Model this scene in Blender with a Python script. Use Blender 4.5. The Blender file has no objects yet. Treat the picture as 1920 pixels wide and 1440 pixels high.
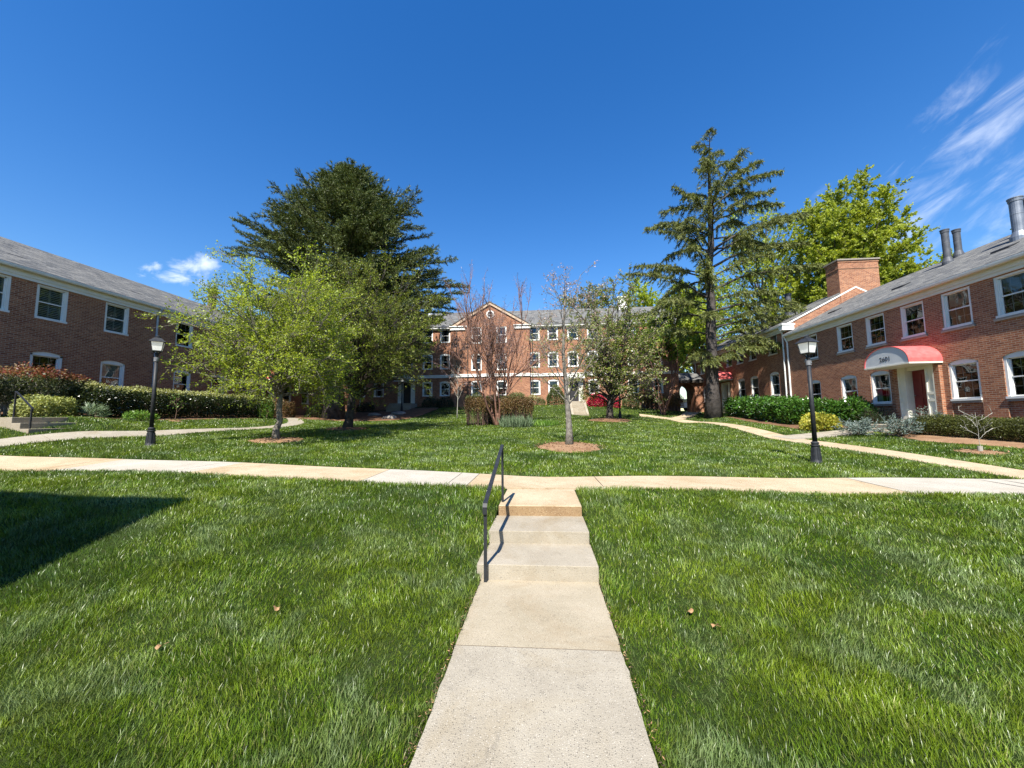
import bpy, bmesh, math, random
import numpy as np
from mathutils import Vector, Matrix
R = math.radians
S = bpy.context.scene
COL = S.collection
rng = np.random.default_rng(7)
random.seed(7)

# ------------------------------------------------------------------ camera
YAW, PITCH, ROLL = R(4.6), R(5.15), R(.55)
fw = Vector((-math.sin(YAW)*math.cos(PITCH), math.cos(YAW)*math.cos(PITCH), math.sin(PITCH)))
r0 = Vector((math.cos(YAW), math.sin(YAW), 0)); u0 = r0.cross(fw)
rt = r0*math.cos(ROLL) - u0*math.sin(ROLL); up = u0*math.cos(ROLL) + r0*math.sin(ROLL)
cd = bpy.data.cameras.new('camera'); cam = bpy.data.objects.new('camera', cd); COL.objects.link(cam)
cm = Matrix((rt, up, -fw)).transposed().to_4x4(); cm.translation = (0, 0, 1.69); cam.matrix_world = cm
cd.sensor_width = 36; cd.lens = 721/1920*36; cd.clip_start = .05; cd.clip_end = 3000
S.camera = cam

# ------------------------------------------------------------------ light
AZ, EL = R(9.5), R(50.5)
sd = bpy.data.lights.new('sun', 'SUN'); sun = bpy.data.objects.new('sun', sd); COL.objects.link(sun)
sd.energy = 5.; sd.angle = R(.5); sd.color = (1, .955, .88)
sun.rotation_euler = Vector((math.sin(AZ)*math.cos(EL), math.cos(AZ)*math.cos(EL), -math.sin(EL))).to_track_quat('-Z', 'Y').to_euler()
sun.location = (-20, -60, 80)

class NT:                                             # small node-tree helper
    def __init__(s, t): s.t = t
    def n(s, typ, **kw):
        nd = s.t.nodes.new(typ); ins = kw.pop('i', {})
        for k, v in kw.items(): setattr(nd, k, v)
        for k, v in ins.items():
            if isinstance(v, bpy.types.NodeSocket): s.t.links.new(v, nd.inputs[k])
            else: nd.inputs[k].default_value = v
        return nd
    def m(s, op, a, b=0., c=None):
        ins = {0: a, 1: b}
        if c is not None: ins[2] = c
        return s.n('ShaderNodeMath', operation=op, i=ins).outputs[0]
    def ramp(s, f, stops, interp='LINEAR'):
        nd = s.n('ShaderNodeValToRGB', i={0: f}); r = nd.color_ramp; r.interpolation = interp
        while len(r.elements) < len(stops): r.elements.new(.5)
        for e, (p, c) in zip(r.elements, stops): e.position = p; e.color = c if len(c) == 4 else (*c, 1)
        return nd.outputs[0]
    def mix(s, f, a, b, bt='MIX'):
        nd = s.n('ShaderNodeMix', data_type='RGBA', blend_type=bt)
        for k, v in ((0, f), (6, a), (7, b)):
            if isinstance(v, bpy.types.NodeSocket): s.t.links.new(v, nd.inputs[k])
            else: nd.inputs[k].default_value = v if k == 0 or len(v) == 4 else (*v, 1)
        return nd.outputs[2]
    def noise(s, vec, scale, detail=3., rough=.55, dist=0.):
        i = {'Scale': scale, 'Detail': detail, 'Roughness': rough, 'Distortion': dist}
        if vec is not None: i['Vector'] = vec
        return s.n('ShaderNodeTexNoise', i=i).outputs[0]

# ------------------------------------------------------------------ sky
W = bpy.data.worlds.new('World'); S.world = W; W.use_nodes = True
t = NT(W.node_tree); W.node_tree.nodes.clear()
sky = t.n('ShaderNodeTexSky', sky_type='NISHITA', sun_disc=False, sun_elevation=EL, sun_rotation=math.pi+AZ,
          altitude=60., air_density=1.3, dust_density=.15, ozone_density=4.5)
hs = t.n('ShaderNodeHueSaturation', i={'Hue': .510, 'Saturation': 1.33, 'Value': 1.16, 'Color': sky.outputs[0]}).outputs[0]
dirv = t.n('ShaderNodeTexCoord').outputs['Generated']
def cloud(centre, axis, spread, along, across, lo, hi):
    """a patch of cloud round a sky direction, stretched along an axis"""
    c = Vector(centre).normalized(); a = Vector(axis); a = (a - c*a.dot(c)).normalized(); b = c.cross(a)
    dot = lambda v: t.n('ShaderNodeVectorMath', operation='DOT_PRODUCT', i={0: dirv, 1: tuple(v)}).outputs['Value']
    da, db, dc = dot(a), dot(b), dot(c)
    v = t.n('ShaderNodeCombineXYZ', i={0: t.m('MULTIPLY', da, along), 1: t.m('MULTIPLY', db, across), 2: 0.}).outputs[0]
    nz = t.noise(v, 1., 6., .6, .5)
    d2 = t.m('ADD', t.m('POWER', t.m('MULTIPLY', da, 1/spread[0]), 2.), t.m('POWER', t.m('MULTIPLY', db, 1/spread[1]), 2.))
    front = t.m('GREATER_THAN', dc, 0.)
    mask = t.m('MULTIPLY', t.n('ShaderNodeMapRange', i={0: d2, 1: .15, 2: 1., 3: 1., 4: 0.}).outputs[0], front)
    den = t.m('SUBTRACT', t.m('ADD', nz, t.m('MULTIPLY', mask, .28)), .28)
    den = t.n('ShaderNodeMapRange', interpolation_type='SMOOTHSTEP', i={0: den, 1: lo, 2: hi, 3: 0., 4: 1.}).outputs[0]
    return t.m('MULTIPLY', den, t.m('MINIMUM', t.m('MULTIPLY', mask, 2.), 1.))
def skydir(px, py):
    return fw + rt*((px-960)/721) - up*((py-720)/721)
c1 = cloud(skydir(1850, 300), rt*.8+up*.6, (.36, .19), 7., 20., .42, .82)
c2 = cloud(skydir(372, 512), rt, (.075, .045), 13., 20., .38, .66)
c3 = cloud(skydir(800, 575), rt, (.10, .035), 10., 22., .40, .62)
c4 = cloud(skydir(285, 510), rt, (.03, .025), 20., 30., .42, .66)
cl = t.m('MAXIMUM', t.m('MULTIPLY', c1, .5), t.m('MAXIMUM', t.m('MULTIPLY', c2, .7), t.m('MAXIMUM', t.m('MULTIPLY', c3, .7), t.m('MULTIPLY', c4, .5))))
skc = t.mix(cl, hs, (8.4, 8.8, 9.4))
bg = t.n('ShaderNodeBackground', i={'Color': skc, 'Strength': .078})
t.t.links.new(bg.outputs[0], t.n('ShaderNodeOutputWorld').inputs[0])
S.view_settings.view_transform = 'Standard'; S.view_settings.look = 'None'
S.view_settings.exposure = 1.08; S.view_settings.gamma = 1
S.cycles.max_bounces = 6; S.cycles.transparent_max_bounces = 12; S.cycles.diffuse_bounces = 3; S.cycles.glossy_bounces = 3
S.cycles.caustics_reflective = False; S.cycles.caustics_refractive = False; S.cycles.use_denoising = True; S.cycles.denoiser = 'OPENIMAGEDENOISE'; S.cycles.denoising_input_passes = 'RGB_ALBEDO_NORMAL'; S.cycles.denoising_prefilter = 'NONE'; S.cycles.sample_clamp_indirect = 4.

# ------------------------------------------------------------------ materials
MATS = {}
def newmat(name):
    m = bpy.data.materials.new(name); m.use_nodes = True; m.node_tree.nodes.clear(); MATS[name] = m
    return m, NT(m.node_tree)
def out(t, sh): t.t.links.new(sh, t.n('ShaderNodeOutputMaterial').inputs[0])
def pos(t): return t.n('ShaderNodeNewGeometry').outputs['Position']
def bsdf(t, col, rough=.6, spec=.4, metal=0., bump=None, bs=.3, bd=.01):
    i = {'Base Color': col if isinstance(col, bpy.types.NodeSocket) else (*col, 1), 'Roughness': rough, 'Specular IOR Level': spec, 'Metallic': metal}
    if bump is not None:
        i['Normal'] = t.n('ShaderNodeBump', i={'Height': bump, 'Strength': bs, 'Distance': bd}).outputs[0]
    return t.n('ShaderNodeBsdfPrincipled', i=i).outputs[0]
def plain(name, c1, c2, scale=6., rough=.55, spec=.4, metal=0., bs=.15, bd=.004):
    m, t = newmat(name); p = pos(t)
    f = t.noise(p, scale, 5.)
    f2 = t.noise(p, scale*9, 2.)
    col = t.mix(t.n('ShaderNodeMapRange', i={0: f, 1: .3, 2: .7}).outputs[0], c1, c2)
    out(t, bsdf(t, col, rough, spec, metal, f2, bs, bd)); return m
def wallcoords(t):
    """u along the wall, v up, whichever way the wall faces"""
    g = t.n('ShaderNodeNewGeometry'); p = t.n('ShaderNodeSeparateXYZ', i={0: g.outputs['Position']}); n = t.n('ShaderNodeSeparateXYZ', i={0: g.outputs['True Normal']})
    ax = t.m('ABSOLUTE', n.outputs[0]); ay = t.m('ABSOLUTE', n.outputs[1])
    f = t.m('GREATER_THAN', ax, ay)
    u = t.m('ADD', t.m('MULTIPLY', f, p.outputs[1]), t.m('MULTIPLY', t.m('SUBTRACT', 1., f), p.outputs[0]))
    return u, p.outputs[2], g.outputs['Position']
def brickmat(name, a, b, mortar):
    m, t = newmat(name); u, v, p = wallcoords(t)
    vec = t.n('ShaderNodeCombineXYZ', i={0: u, 1: v, 2: 0.}).outputs[0]
    br = t.n('ShaderNodeTexBrick', offset=.5, i={'Vector': vec, 'Color1': (*a, 1), 'Color2': (*b, 1), 'Mortar': (*mortar, 1), 'Scale': 1., 'Mortar Size': .0085,
             'Mortar Smooth': .25, 'Bias': 0., 'Brick Width': .212, 'Row Height': .0735})
    big = t.noise(p, .7, 4.); fine = t.noise(p, 45., 3.)
    col = t.mix(t.n('ShaderNodeMapRange', i={0: big, 1: .3, 2: .7, 3: .0, 4: .28}).outputs[0], br.outputs[0], tuple(x*.62 for x in a))
    col = t.mix(.5, col, t.mix(t.noise(vec, 9., 2.), (.55, .5, .5), (1.3, 1.25, 1.2)), 'MULTIPLY')
    h = t.m('ADD', t.m('MULTIPLY', br.outputs[1], -1.), t.m('MULTIPLY', fine, .55))
    out(t, bsdf(t, col, .85, .25, 0., h, 1., .012)); return m
brickmat('brick', (.25, .085, .042), (.46, .20, .10), (.50, .40, .29))
def shingle(name, a, b, slope):
    m, t = newmat(name); u, v, p = wallcoords(t)
    vec = t.n('ShaderNodeCombineXYZ', i={0: u, 1: t.m('MULTIPLY', v, slope), 2: 0.}).outputs[0]
    br = t.n('ShaderNodeTexBrick', offset=.37, i={'Vector': vec, 'Color1': (*a, 1), 'Color2': (*b, 1), 'Mortar': tuple(x*.45 for x in a)+(1,), 'Scale': 1., 'Mortar Size': .008,  # dark row lines put the shadow between shingle courses into the colour
             'Mortar Smooth': .3, 'Bias': 0., 'Brick Width': .34, 'Row Height': .14})
    col = t.mix(.55, br.outputs[0], t.mix(t.noise(p, 2.5, 5., .7), (.62, .62, .66), (1.35, 1.33, 1.25)), 'MULTIPLY')
    out(t, bsdf(t, col, .9, .2, 0., t.m('ADD', br.outputs[1], t.m('MULTIPLY', t.noise(p, 90., 2.), -.6)), .6, -.012)); return m
shingle('shingles', (.085, .088, .09), (.20, .195, .18), 2.1)
plain('white_paint', (.70, .69, .64), (.78, .77, .72), 3., .5)
plain('cream_paint', (.66, .63, .52), (.74, .71, .60), 3., .5)
plain('grey_and_shaded_white', (.50, .52, .52), (.58, .59, .58), 3., .5)
plain('red_canvas', (.54, .085, .08), (.70, .15, .14), 5., .55, .4)
plain('red_door', (.13, .012, .012), (.17, .016, .016), 3., .35, .5)
plain('dark_door', (.02, .02, .022), (.035, .03, .03), 3., .4, .5)
plain('black_metal', (.013, .014, .016), (.026, .028, .031), 14., .55, .35)
plain('collar_metal', (.12, .125, .13), (.19, .19, .19), 14., .5, .5)
plain('flue_metal', (.05, .055, .065), (.10, .105, .115), 5., .6, .4, .2)
plain('pale_flue', (.14, .16, .19), (.24, .26, .29), 4., .5, .5, .5)
plain('rust_flue', (.05, .035, .025), (.16, .13, .10), 9., .7, .3)
plain('vent_black', (.012, .012, .013), (.02, .02, .02), 9., .6)
plain('downpipe', (.33, .35, .36), (.42, .44, .45), 4., .45)
plain('letter_black', (.02, .02, .02), (.03, .03, .03), 4., .5)
plain('stone_sill', (.22, .19, .16), (.3, .26, .22), 8., .8)
plain('grey_bark', (.10, .088, .07), (.26, .235, .195), 10., .9, .2, 0., .8, .02)
plain('dark_bark', (.035, .028, .022), (.10, .085, .07), 7., .95, .15, 0., .9, .03)
plain('cedar_bark', (.035, .03, .026), (.115, .10, .09), 3.5, .95, .15, 0., 1., .05)
plain('red_bark', (.12, .055, .035), (.30, .17, .12), 8., .8, .25)
plain('twig_brown', (.10, .06, .042), (.19, .125, .09), 8., .8, .25)
plain('twig_mauve', (.16, .115, .11), (.26, .20, .19), 8., .8, .25)
plain('pale_stem', (.26, .245, .2), (.38, .36, .30), 9., .7)
plain('rock', (.2, .18, .15), (.4, .37, .32), 3., .9, .2, 0., .8, .03)
plain('blind', (.62, .64, .62), (.70, .71, .69), 3., .6)
plain('curtain', (.68, .66, .64), (.78, .76, .74), 5., .8)
plain('interior', (.05, .045, .04), (.07, .062, .055), 3., .8)
plain('car_paint', (.025, .035, .055), (.03, .04, .06), 3., .25, .6)
plain('tyre', (.015, .015, .015), (.022, .022, .022), 8., .8)
plain('dry_leaf', (.26, .14, .06), (.36, .22, .11), 30., .7)
plain('soil', (.055, .038, .026), (.10, .07, .048), 3., .95, .1, 0., 1., .03)
def glassmat():
    m, t = newmat('window_glass')
    fr = t.n('ShaderNodeFresnel', i={'IOR': 1.6}).outputs[0]
    f = t.m('ADD', t.m('MULTIPLY', fr, .75), .025)
    wob = t.n('ShaderNodeBump', i={'Height': t.noise(pos(t), 1.3, 1.), 'Strength': .25, 'Distance': .05}).outputs[0]
    gl = t.n('ShaderNodeBsdfGlossy', i={'Color': (.9, .95, 1, 1), 'Roughness': .02, 'Normal': wob}).outputs[0]
    tr = t.n('ShaderNodeBsdfTransparent', i={'Color': (.5, .56, .55, 1)}).outputs[0]
    out(t, t.n('ShaderNodeMixShader', i={0: f, 1: tr, 2: gl}).outputs[0])
glassmat()
def frosted():
    m, t = newmat('frosted_glass')
    a = t.n('ShaderNodeBsdfPrincipled', i={'Base Color': (.86, .88, .86, 1), 'Roughness': .25}).outputs[0]
    b = t.n('ShaderNodeBsdfTranslucent', i={'Color': (.92, .92, .88, 1)}).outputs[0]
    c = t.n('ShaderNodeMixShader', i={0: .5, 1: a, 2: b}).outputs[0]
    e = t.n('ShaderNodeEmission', i={'Color': (1, .97, .84, 1), 'Strength': .12}).outputs[0]      # the lamps are lit
    out(t, t.n('ShaderNodeAddShader', i={0: c, 1: e}).outputs[0])
frosted()
def concrete(name, a, b, speck, stain):
    m, t = newmat(name); p = pos(t)
    col = t.mix(t.n('ShaderNodeMapRange', i={0: t.noise(p, 1.6, 5., .65), 1: .35, 2: .68}).outputs[0], a, b)
    col = t.mix(t.n('ShaderNodeMapRange', i={0: t.noise(p, .9, 4., .7, .6), 1: .50, 2: .68, 3: 0., 4: .65}).outputs[0], col, stain)
    col = t.mix(t.n('ShaderNodeMapRange', i={0: t.noise(p, 4.5, 6., .75, 1.2), 1: .58, 2: .70, 3: 0., 4: .35}).outputs[0], col, speck[2])
    vo = t.n('ShaderNodeTexVoronoi', i={'Vector': p, 'Scale': speck[0]}).outputs
    sp = t.n('ShaderNodeMapRange', i={0: t.m('ADD', vo[0], t.m('MULTIPLY', t.noise(p, 40., 2.), .3)), 1: .30, 2: .48, 3: 1., 4: 0.}).outputs[0]
    pick = t.n('ShaderNodeSeparateXYZ', i={0: vo[1]}).outputs[0]
    dk = t.m('MULTIPLY', sp, t.m('GREATER_THAN', pick, speck[1]))
    col = t.mix(t.m('MULTIPLY', dk, .95), col, speck[2])
    lt = t.m('MULTIPLY', sp, t.m('LESS_THAN', pick, .3))
    col = t.mix(t.m('MULTIPLY', lt, .8), col, speck[3])
    gr = t.noise(p, 210., 2., .8); col = t.mix(t.n('ShaderNodeMapRange', i={0: gr, 1: .56, 2: .66, 3: 0., 4: .55}).outputs[0], col, speck[2])
    col = t.mix(t.n('ShaderNodeMapRange', i={0: gr, 1: .44, 2: .34, 3: 0., 4: .4}).outputs[0], col, speck[3])
    out(t, bsdf(t, col, .9, .2, 0., t.m('ADD', t.noise(p, 120., 3.), t.m('MULTIPLY', t.noise(p, 14., 3.), .8)), .6, .008)); return m
concrete('concrete', (.29, .255, .195), (.37, .33, .255), (88., .5, (.065, .058, .048), (.52, .48, .4)), (.27, .215, .13))
concrete('pale_concrete', (.37, .335, .27), (.46, .42, .345), (110., .6, (.2, .18, .15), (.56, .52, .44)), (.36, .31, .23))
plain('tan_paint', (.42, .30, .20), (.50, .37, .26), 3., .6)
concrete('tan_concrete', (.30, .255, .175), (.38, .325, .235), (95., .6, (.09, .075, .05), (.5, .45, .36)), (.27, .20, .115))
concrete('step_concrete', (.29, .25, .185), (.37, .325, .25), (90., .75, (.10, .09, .07), (.44, .4, .32)), (.25, .19, .11))
concrete('aggregate', (.40, .315, .20), (.49, .395, .265), (62., .42, (.17, .09, .04), (.6, .5, .34)), (.33, .24, .13))
concrete('worn_aggregate', (.26, .17, .085), (.34, .23, .125), (55., .3, (.10, .05, .025), (.5, .4, .26)), (.2, .12, .06))
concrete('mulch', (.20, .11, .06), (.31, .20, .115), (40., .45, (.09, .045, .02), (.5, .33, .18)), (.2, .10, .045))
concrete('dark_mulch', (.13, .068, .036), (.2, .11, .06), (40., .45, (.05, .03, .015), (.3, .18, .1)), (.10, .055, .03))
def leafmat(name, cols, trans=.35, rough=.45, spec=.35, tint=None):
    """cols: list of colours picked at random leaf by leaf; slow noise shifts clumps"""
    m, t = newmat(name); g = t.n('ShaderNodeNewGeometry')
    r = g.outputs['Random Per Island']
    n = len(cols); col = t.ramp(r, [(i/max(1, n-1), c) for i, c in enumerate(cols)])
    cl = t.noise(g.outputs['Position'], .9, 3.)
    k = t.n('ShaderNodeMapRange', i={0: cl, 1: .3, 2: .7, 3: .72, 4: 1.28}).outputs[0]
    col = t.mix(1., col, t.n('ShaderNodeCombineXYZ', i={0: k, 1: k, 2: k}).outputs[0], 'MULTIPLY')
    a = bsdf(t, col, rough, spec)
    tc = t.mix(1., col, tint or (1.25, 1.2, .5), 'MULTIPLY')
    b = t.n('ShaderNodeBsdfTranslucent', i={'Color': tc}).outputs[0]
    out(t, t.n('ShaderNodeMixShader', i={0: trans, 1: a, 2: b}).outputs[0]); return m
leafmat('spring_leaf', [(.22, .31, .024), (.36, .45, .043), (.48, .53, .085)], .46)
leafmat('spring_leaf_deep', [(.13, .19, .018), (.21, .275, .033), (.31, .33, .06)], .4)
leafmat('dim_leaf', [(.075, .105, .013), (.125, .155, .022), (.20, .185, .04)], .35)
leafmat('cedar_needle', [(.05, .075, .02), (.095, .125, .036), (.16, .18, .055)], .12, .5, .3)
leafmat('deodar_needle', [(.075, .10, .026), (.14, .165, .042), (.225, .235, .065)], .2, .5, .3)
leafmat('gold_leaf', [(.21, .275, .024), (.32, .375, .045), (.42, .46, .09)], .48)
leafmat('mauve_twig', [(.16, .115, .115), (.25, .19, .19), (.12, .08, .07)], .1)
leafmat('tan_leaf', [(.16, .15, .06), (.22, .2, .09)], .3)
leafmat('pale_bud', [(.42, .34, .24), (.32, .33, .13), (.2, .25, .06)], .3)
leafmat('crab_leaf', [(.10, .15, .025), (.17, .23, .04), (.25, .30, .07)], .4)
leafmat('blossom', [(.42, .27, .24), (.52, .40, .33), (.36, .22, .2)], .35)
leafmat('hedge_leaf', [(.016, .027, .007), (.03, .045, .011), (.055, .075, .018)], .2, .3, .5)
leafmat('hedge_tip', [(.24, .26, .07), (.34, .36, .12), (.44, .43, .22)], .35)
leafmat('laurel_leaf', [(.025, .075, .01), (.06, .145, .018), (.10, .205, .03)], .25, .25, .6)
leafmat('variegated_leaf', [(.26, .28, .09), (.36, .38, .13), (.16, .2, .05)], .3)
leafmat('yellow_leaf', [(.38, .34, .035), (.48, .45, .07), (.17, .23, .03)], .3)
leafmat('yew_leaf', [(.03, .038, .008), (.06, .07, .013), (.10, .11, .022)], .2)
leafmat('juniper_leaf', [(.10, .14, .115), (.16, .21, .18), (.23, .28, .25)], .15)
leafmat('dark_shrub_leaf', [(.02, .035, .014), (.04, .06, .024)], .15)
leafmat('round_shrub_leaf', [(.07, .095, .028), (.12, .15, .05), (.17, .2, .075)], .25)
leafmat('brown_leaf', [(.13, .075, .035), (.20, .115, .052), (.25, .16, .065), (.13, .13, .04)], .25)
leafmat('red_leaf', [(.16, .03, .025), (.22, .075, .045), (.22, .14, .05), (.12,.11,.04)], .35, tint=(1.2, .8, .5))
leafmat('olive_leaf', [(.05, .065, .022), (.09, .11, .045), (.13, .15, .07)], .25)
leafmat('azalea_flower', [(.40, .012, .045), (.52, .025, .075), (.28, .01, .03)], .35, tint=(1.1, .6, .7))
leafmat('iris_leaf', [(.09, .14, .07), (.15, .21, .11), (.21, .27, .16)], .25)
leafmat('fresh_leaf', [(.06, .14, .015), (.12, .23, .03), (.18, .28, .05)], .35)
def grassmat():
    m, t = newmat('grass_blade'); g = t.n('ShaderNodeNewGeometry'); r = g.outputs['Random Per Island']; p = g.outputs['Position']
    col = t.ramp(r, [(0, (.044, .098, .005)), (.35, (.088, .172, .008)), (.75, (.14, .23, .012)), (.94, (.24, .29, .05)), (1, (.42, .37, .19))])
    k1 = t.n('ShaderNodeMapRange', i={0: t.noise(p, .8, 4., .6, .4), 1: .36, 2: .66}).outputs[0]
    col = t.mix(t.m('MULTIPLY', k1, .5), col, (.23, .28, .012))
    k2 = t.n('ShaderNodeMapRange', i={0: t.noise(p, 1.5, 4., .65, .9), 1: .50, 2: .66, 3: 0., 4: .75}).outputs[0]
    col = t.mix(k2, col, (.23, .30, .14))
    k3 = t.n('ShaderNodeMapRange', i={0: t.noise(p, .45, 4., .65), 1: .5, 2: .66, 3: 0., 4: .7}).outputs[0]
    col = t.mix(k3, col, (.032, .075, .006))
    k4 = t.n('ShaderNodeMapRange', i={0: t.noise(p, 3.6, 5., .7, .5), 1: .34, 2: .66, 3: .55, 4: 1.3}).outputs[0]
    col = t.mix(1., col, t.n('ShaderNodeCombineXYZ', i={0: k4, 1: k4, 2: k4}).outputs[0], 'MULTIPLY')
    a = bsdf(t, col, .38, .5); b = t.n('ShaderNodeBsdfTranslucent', i={'Color': t.mix(1., col, (1.3, 1.3, .6), 'MULTIPLY')}).outputs[0]
    out(t, t.n('ShaderNodeMixShader', i={0: .26, 1: a, 2: b}).outputs[0])
    m, t = newmat('turf'); p = pos(t)
    col = t.mix(t.n('ShaderNodeMapRange', i={0: t.noise(p, .8, 4., .6, .4), 1: .36, 2: .66}).outputs[0], (.02, .04, .007), (.04, .065, .011))
    col = t.mix(t.n('ShaderNodeMapRange', i={0: t.noise(p, 26., 4., .7), 1: .45, 2: .7, 3: 0., 4: .7}).outputs[0], col, (.03, .028, .012))
    out(t, bsdf(t, col, .95, .1, 0., t.noise(p, 45., 4., .7), 1., .03))
grassmat()
# ------------------------------------------------------------------ mesh helpers
class MB:
    def __init__(s): s.v = []; s.f = []; s.mi = []
    def add(s, vs, fs, m=0):
        o = len(s.v); s.v += [tuple(v) for v in vs]; s.f += [tuple(i+o for i in f) for f in fs]; s.mi += [m]*len(fs)
    def box(s, x0, x1, y0, y1, z0, z1, m=0):
        s.add([(x, y, z) for x in (x0, x1) for y in (y0, y1) for z in (z0, z1)],
              [(0, 1, 3, 2), (4, 6, 7, 5), (0, 4, 5, 1), (2, 3, 7, 6), (0, 2, 6, 4), (1, 5, 7, 3)], m)
    def quad(s, a, b, c, d, m=0): s.add([a, b, c, d], [(0, 1, 2, 3)], m)
    def poly(s, pts, m=0): s.add(pts, [tuple(range(len(pts)))], m)
    def prism(s, pts, d, m=0):
        """polygon pts extruded by vector d"""
        n = len(pts); d = Vector(d); q = [tuple(Vector(p)+d) for p in pts]
        s.add(list(pts)+q, [tuple(range(n))[::-1], tuple(range(n, 2*n))] + [(i, (i+1) % n, (i+1) % n+n, i+n) for i in range(n)], m)
    def tube(s, pts, rad, sides=6, m=0, cap=True):
        pts = [Vector(p) for p in pts]; n = len(pts)
        if not hasattr(rad, '__len__'): rad = [rad]*n
        vs = []; ref = None
        for i, p in enumerate(pts):
            d = (pts[min(i+1, n-1)]-pts[max(i-1, 0)]).normalized()
            if ref is None: ref = Vector((0, 0, 1)) if abs(d.z) < .9 else Vector((1, 0, 0))
            a = d.cross(ref)
            if a.length < 1e-5: a = d.orthogonal()
            a.normalize(); b = d.cross(a); ref = -a.cross(d) if False else ref
            for k in range(sides):
                w = 2*math.pi*k/sides; vs.append(tuple(p + (a*math.cos(w)+b*math.sin(w))*rad[i]))
        fs = [(i*sides+k, i*sides+(k+1) % sides, (i+1)*sides+(k+1) % sides, (i+1)*sides+k) for i in range(n-1) for k in range(sides)]
        if cap: fs += [tuple(range(sides))[::-1], tuple(range((n-1)*sides, n*sides))]
        s.add(vs, fs, m)
    def lathe(s, prof, c=(0, 0), sides=16, m=0, rot=0.):
        n = len(prof)
        vs = [(c[0]+r*math.cos(2*math.pi*k/sides+rot), c[1]+r*math.sin(2*math.pi*k/sides+rot), z) for r, z in prof for k in range(sides)]
        fs = [(i*sides+k, i*sides+(k+1) % sides, (i+1)*sides+(k+1) % sides, (i+1)*sides+k) for i in range(n-1) for k in range(sides)]
        fs += [tuple(range(sides))[::-1], tuple(range((n-1)*sides, n*sides))]
        s.add(vs, fs, m)
    def mesh(s, name, mats, smooth=False, fix=True):
        me = bpy.data.meshes.new(name); me.from_pydata(s.v, [], s.f)
        for m in (mats if isinstance(mats, (list, tuple)) else [mats]): me.materials.append(MATS[m])
        me.polygons.foreach_set('material_index', s.mi)
        if fix:
            b = bmesh.new(); b.from_mesh(me); bmesh.ops.recalc_face_normals(b, faces=b.faces); b.to_mesh(me); b.free()
        if smooth: me.polygons.foreach_set('use_smooth', [True]*len(me.polygons))
        me.update(); return me
    def build(s, name, mats, parent=None, smooth=False, fix=True, bevel=0.):
        o = bpy.data.objects.new(name, s.mesh(name, mats, smooth, fix)); COL.objects.link(o)
        if bevel:
            b = o.modifiers.new('bevel', 'BEVEL'); b.width = bevel; b.segments = 2; b.limit_method = 'ANGLE'
        if parent: attach(o, parent)
        return o
def attach(o, parent):
    o.parent = parent
    o.matrix_parent_inverse = parent_matrix(parent).inverted()
def parent_matrix(p):
    m = p.matrix_basis.copy()
    if p.parent: m = parent_matrix(p.parent) @ p.matrix_parent_inverse @ m
    return m
def tag(o, label=None, cat=None, group=None, kind=None):
    if label: o['label'] = label
    if cat: o['category'] = cat
    if group: o['group'] = group
    if kind: o['kind'] = kind
    return o
def empty(name, loc, label, cat, group=None, rz=0.):
    o = bpy.data.objects.new(name, None); COL.objects.link(o); o.location = loc; o.rotation_euler = (0, 0, rz); o.empty_display_size = .3
    return tag(o, label, cat, group)
def copy_tree(o, parent=None):
    c = o.copy(); COL.objects.link(c)
    if parent: c.parent = parent
    for ch in list(o.children): copy_tree(ch, c)
    return c
def np_mesh(name, V, faces, mats, parent=None, mi=None, smooth=False):
    """V (n,3); faces: list of int arrays (k, m)"""
    me = bpy.data.meshes.new(name); me.vertices.add(len(V)); me.vertices.foreach_set('co', np.asarray(V, np.float32).ravel())
    tot = np.concatenate([np.full(len(f), f.shape[1]) for f in faces]); idx = np.concatenate([f.ravel() for f in faces])
    me.loops.add(len(idx)); me.loops.foreach_set('vertex_index', idx.astype(np.int32))
    me.polygons.add(len(tot)); me.polygons.foreach_set('loop_start', np.concatenate([[0], np.cumsum(tot)[:-1]]).astype(np.int32))
    try: me.polygons.foreach_set('loop_total', tot.astype(np.int32))
    except Exception: pass
    for m in (mats if isinstance(mats, (list, tuple)) else [mats]): me.materials.append(MATS[m])
    if mi is not None: me.polygons.foreach_set('material_index', np.asarray(mi, np.int32))
    if smooth: me.polygons.foreach_set('use_smooth', np.ones(len(tot), bool))
    me.update(calc_edges=True); me.validate()
    o = bpy.data.objects.new(name, me); COL.objects.link(o)
    if parent: attach(o, parent)
    return o
def unit(a): return a/np.maximum(np.linalg.norm(a, axis=-1, keepdims=True), 1e-9)
def leaves(name, P, D, length, width, mat, parent=None, jitter=.5, flat=0., mi=None, lv=.35):
    """one rhombic leaf per point P, pointing along D"""
    P = np.asarray(P, float); n = len(P); D = unit(np.asarray(D, float) + rng.normal(0, jitter, (n, 3)))
    N = rng.normal(0, 1, (n, 3)); N[:, 2] += flat; A = unit(np.cross(D, N)); k = rng.uniform(1-lv, 1+lv, (n, 1))
    Nn = unit(np.cross(A, D))
    L = D*length*k; Wd = A*width*k*.5
    V = np.stack([P, P+L*.45+Wd+Nn*width*.12, P+L, P+L*.45-Wd+Nn*width*.12], 1).reshape(-1, 3)
    return np_mesh(name, V, [np.arange(4*n).reshape(n, 4)], mat, parent, mi)

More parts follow.
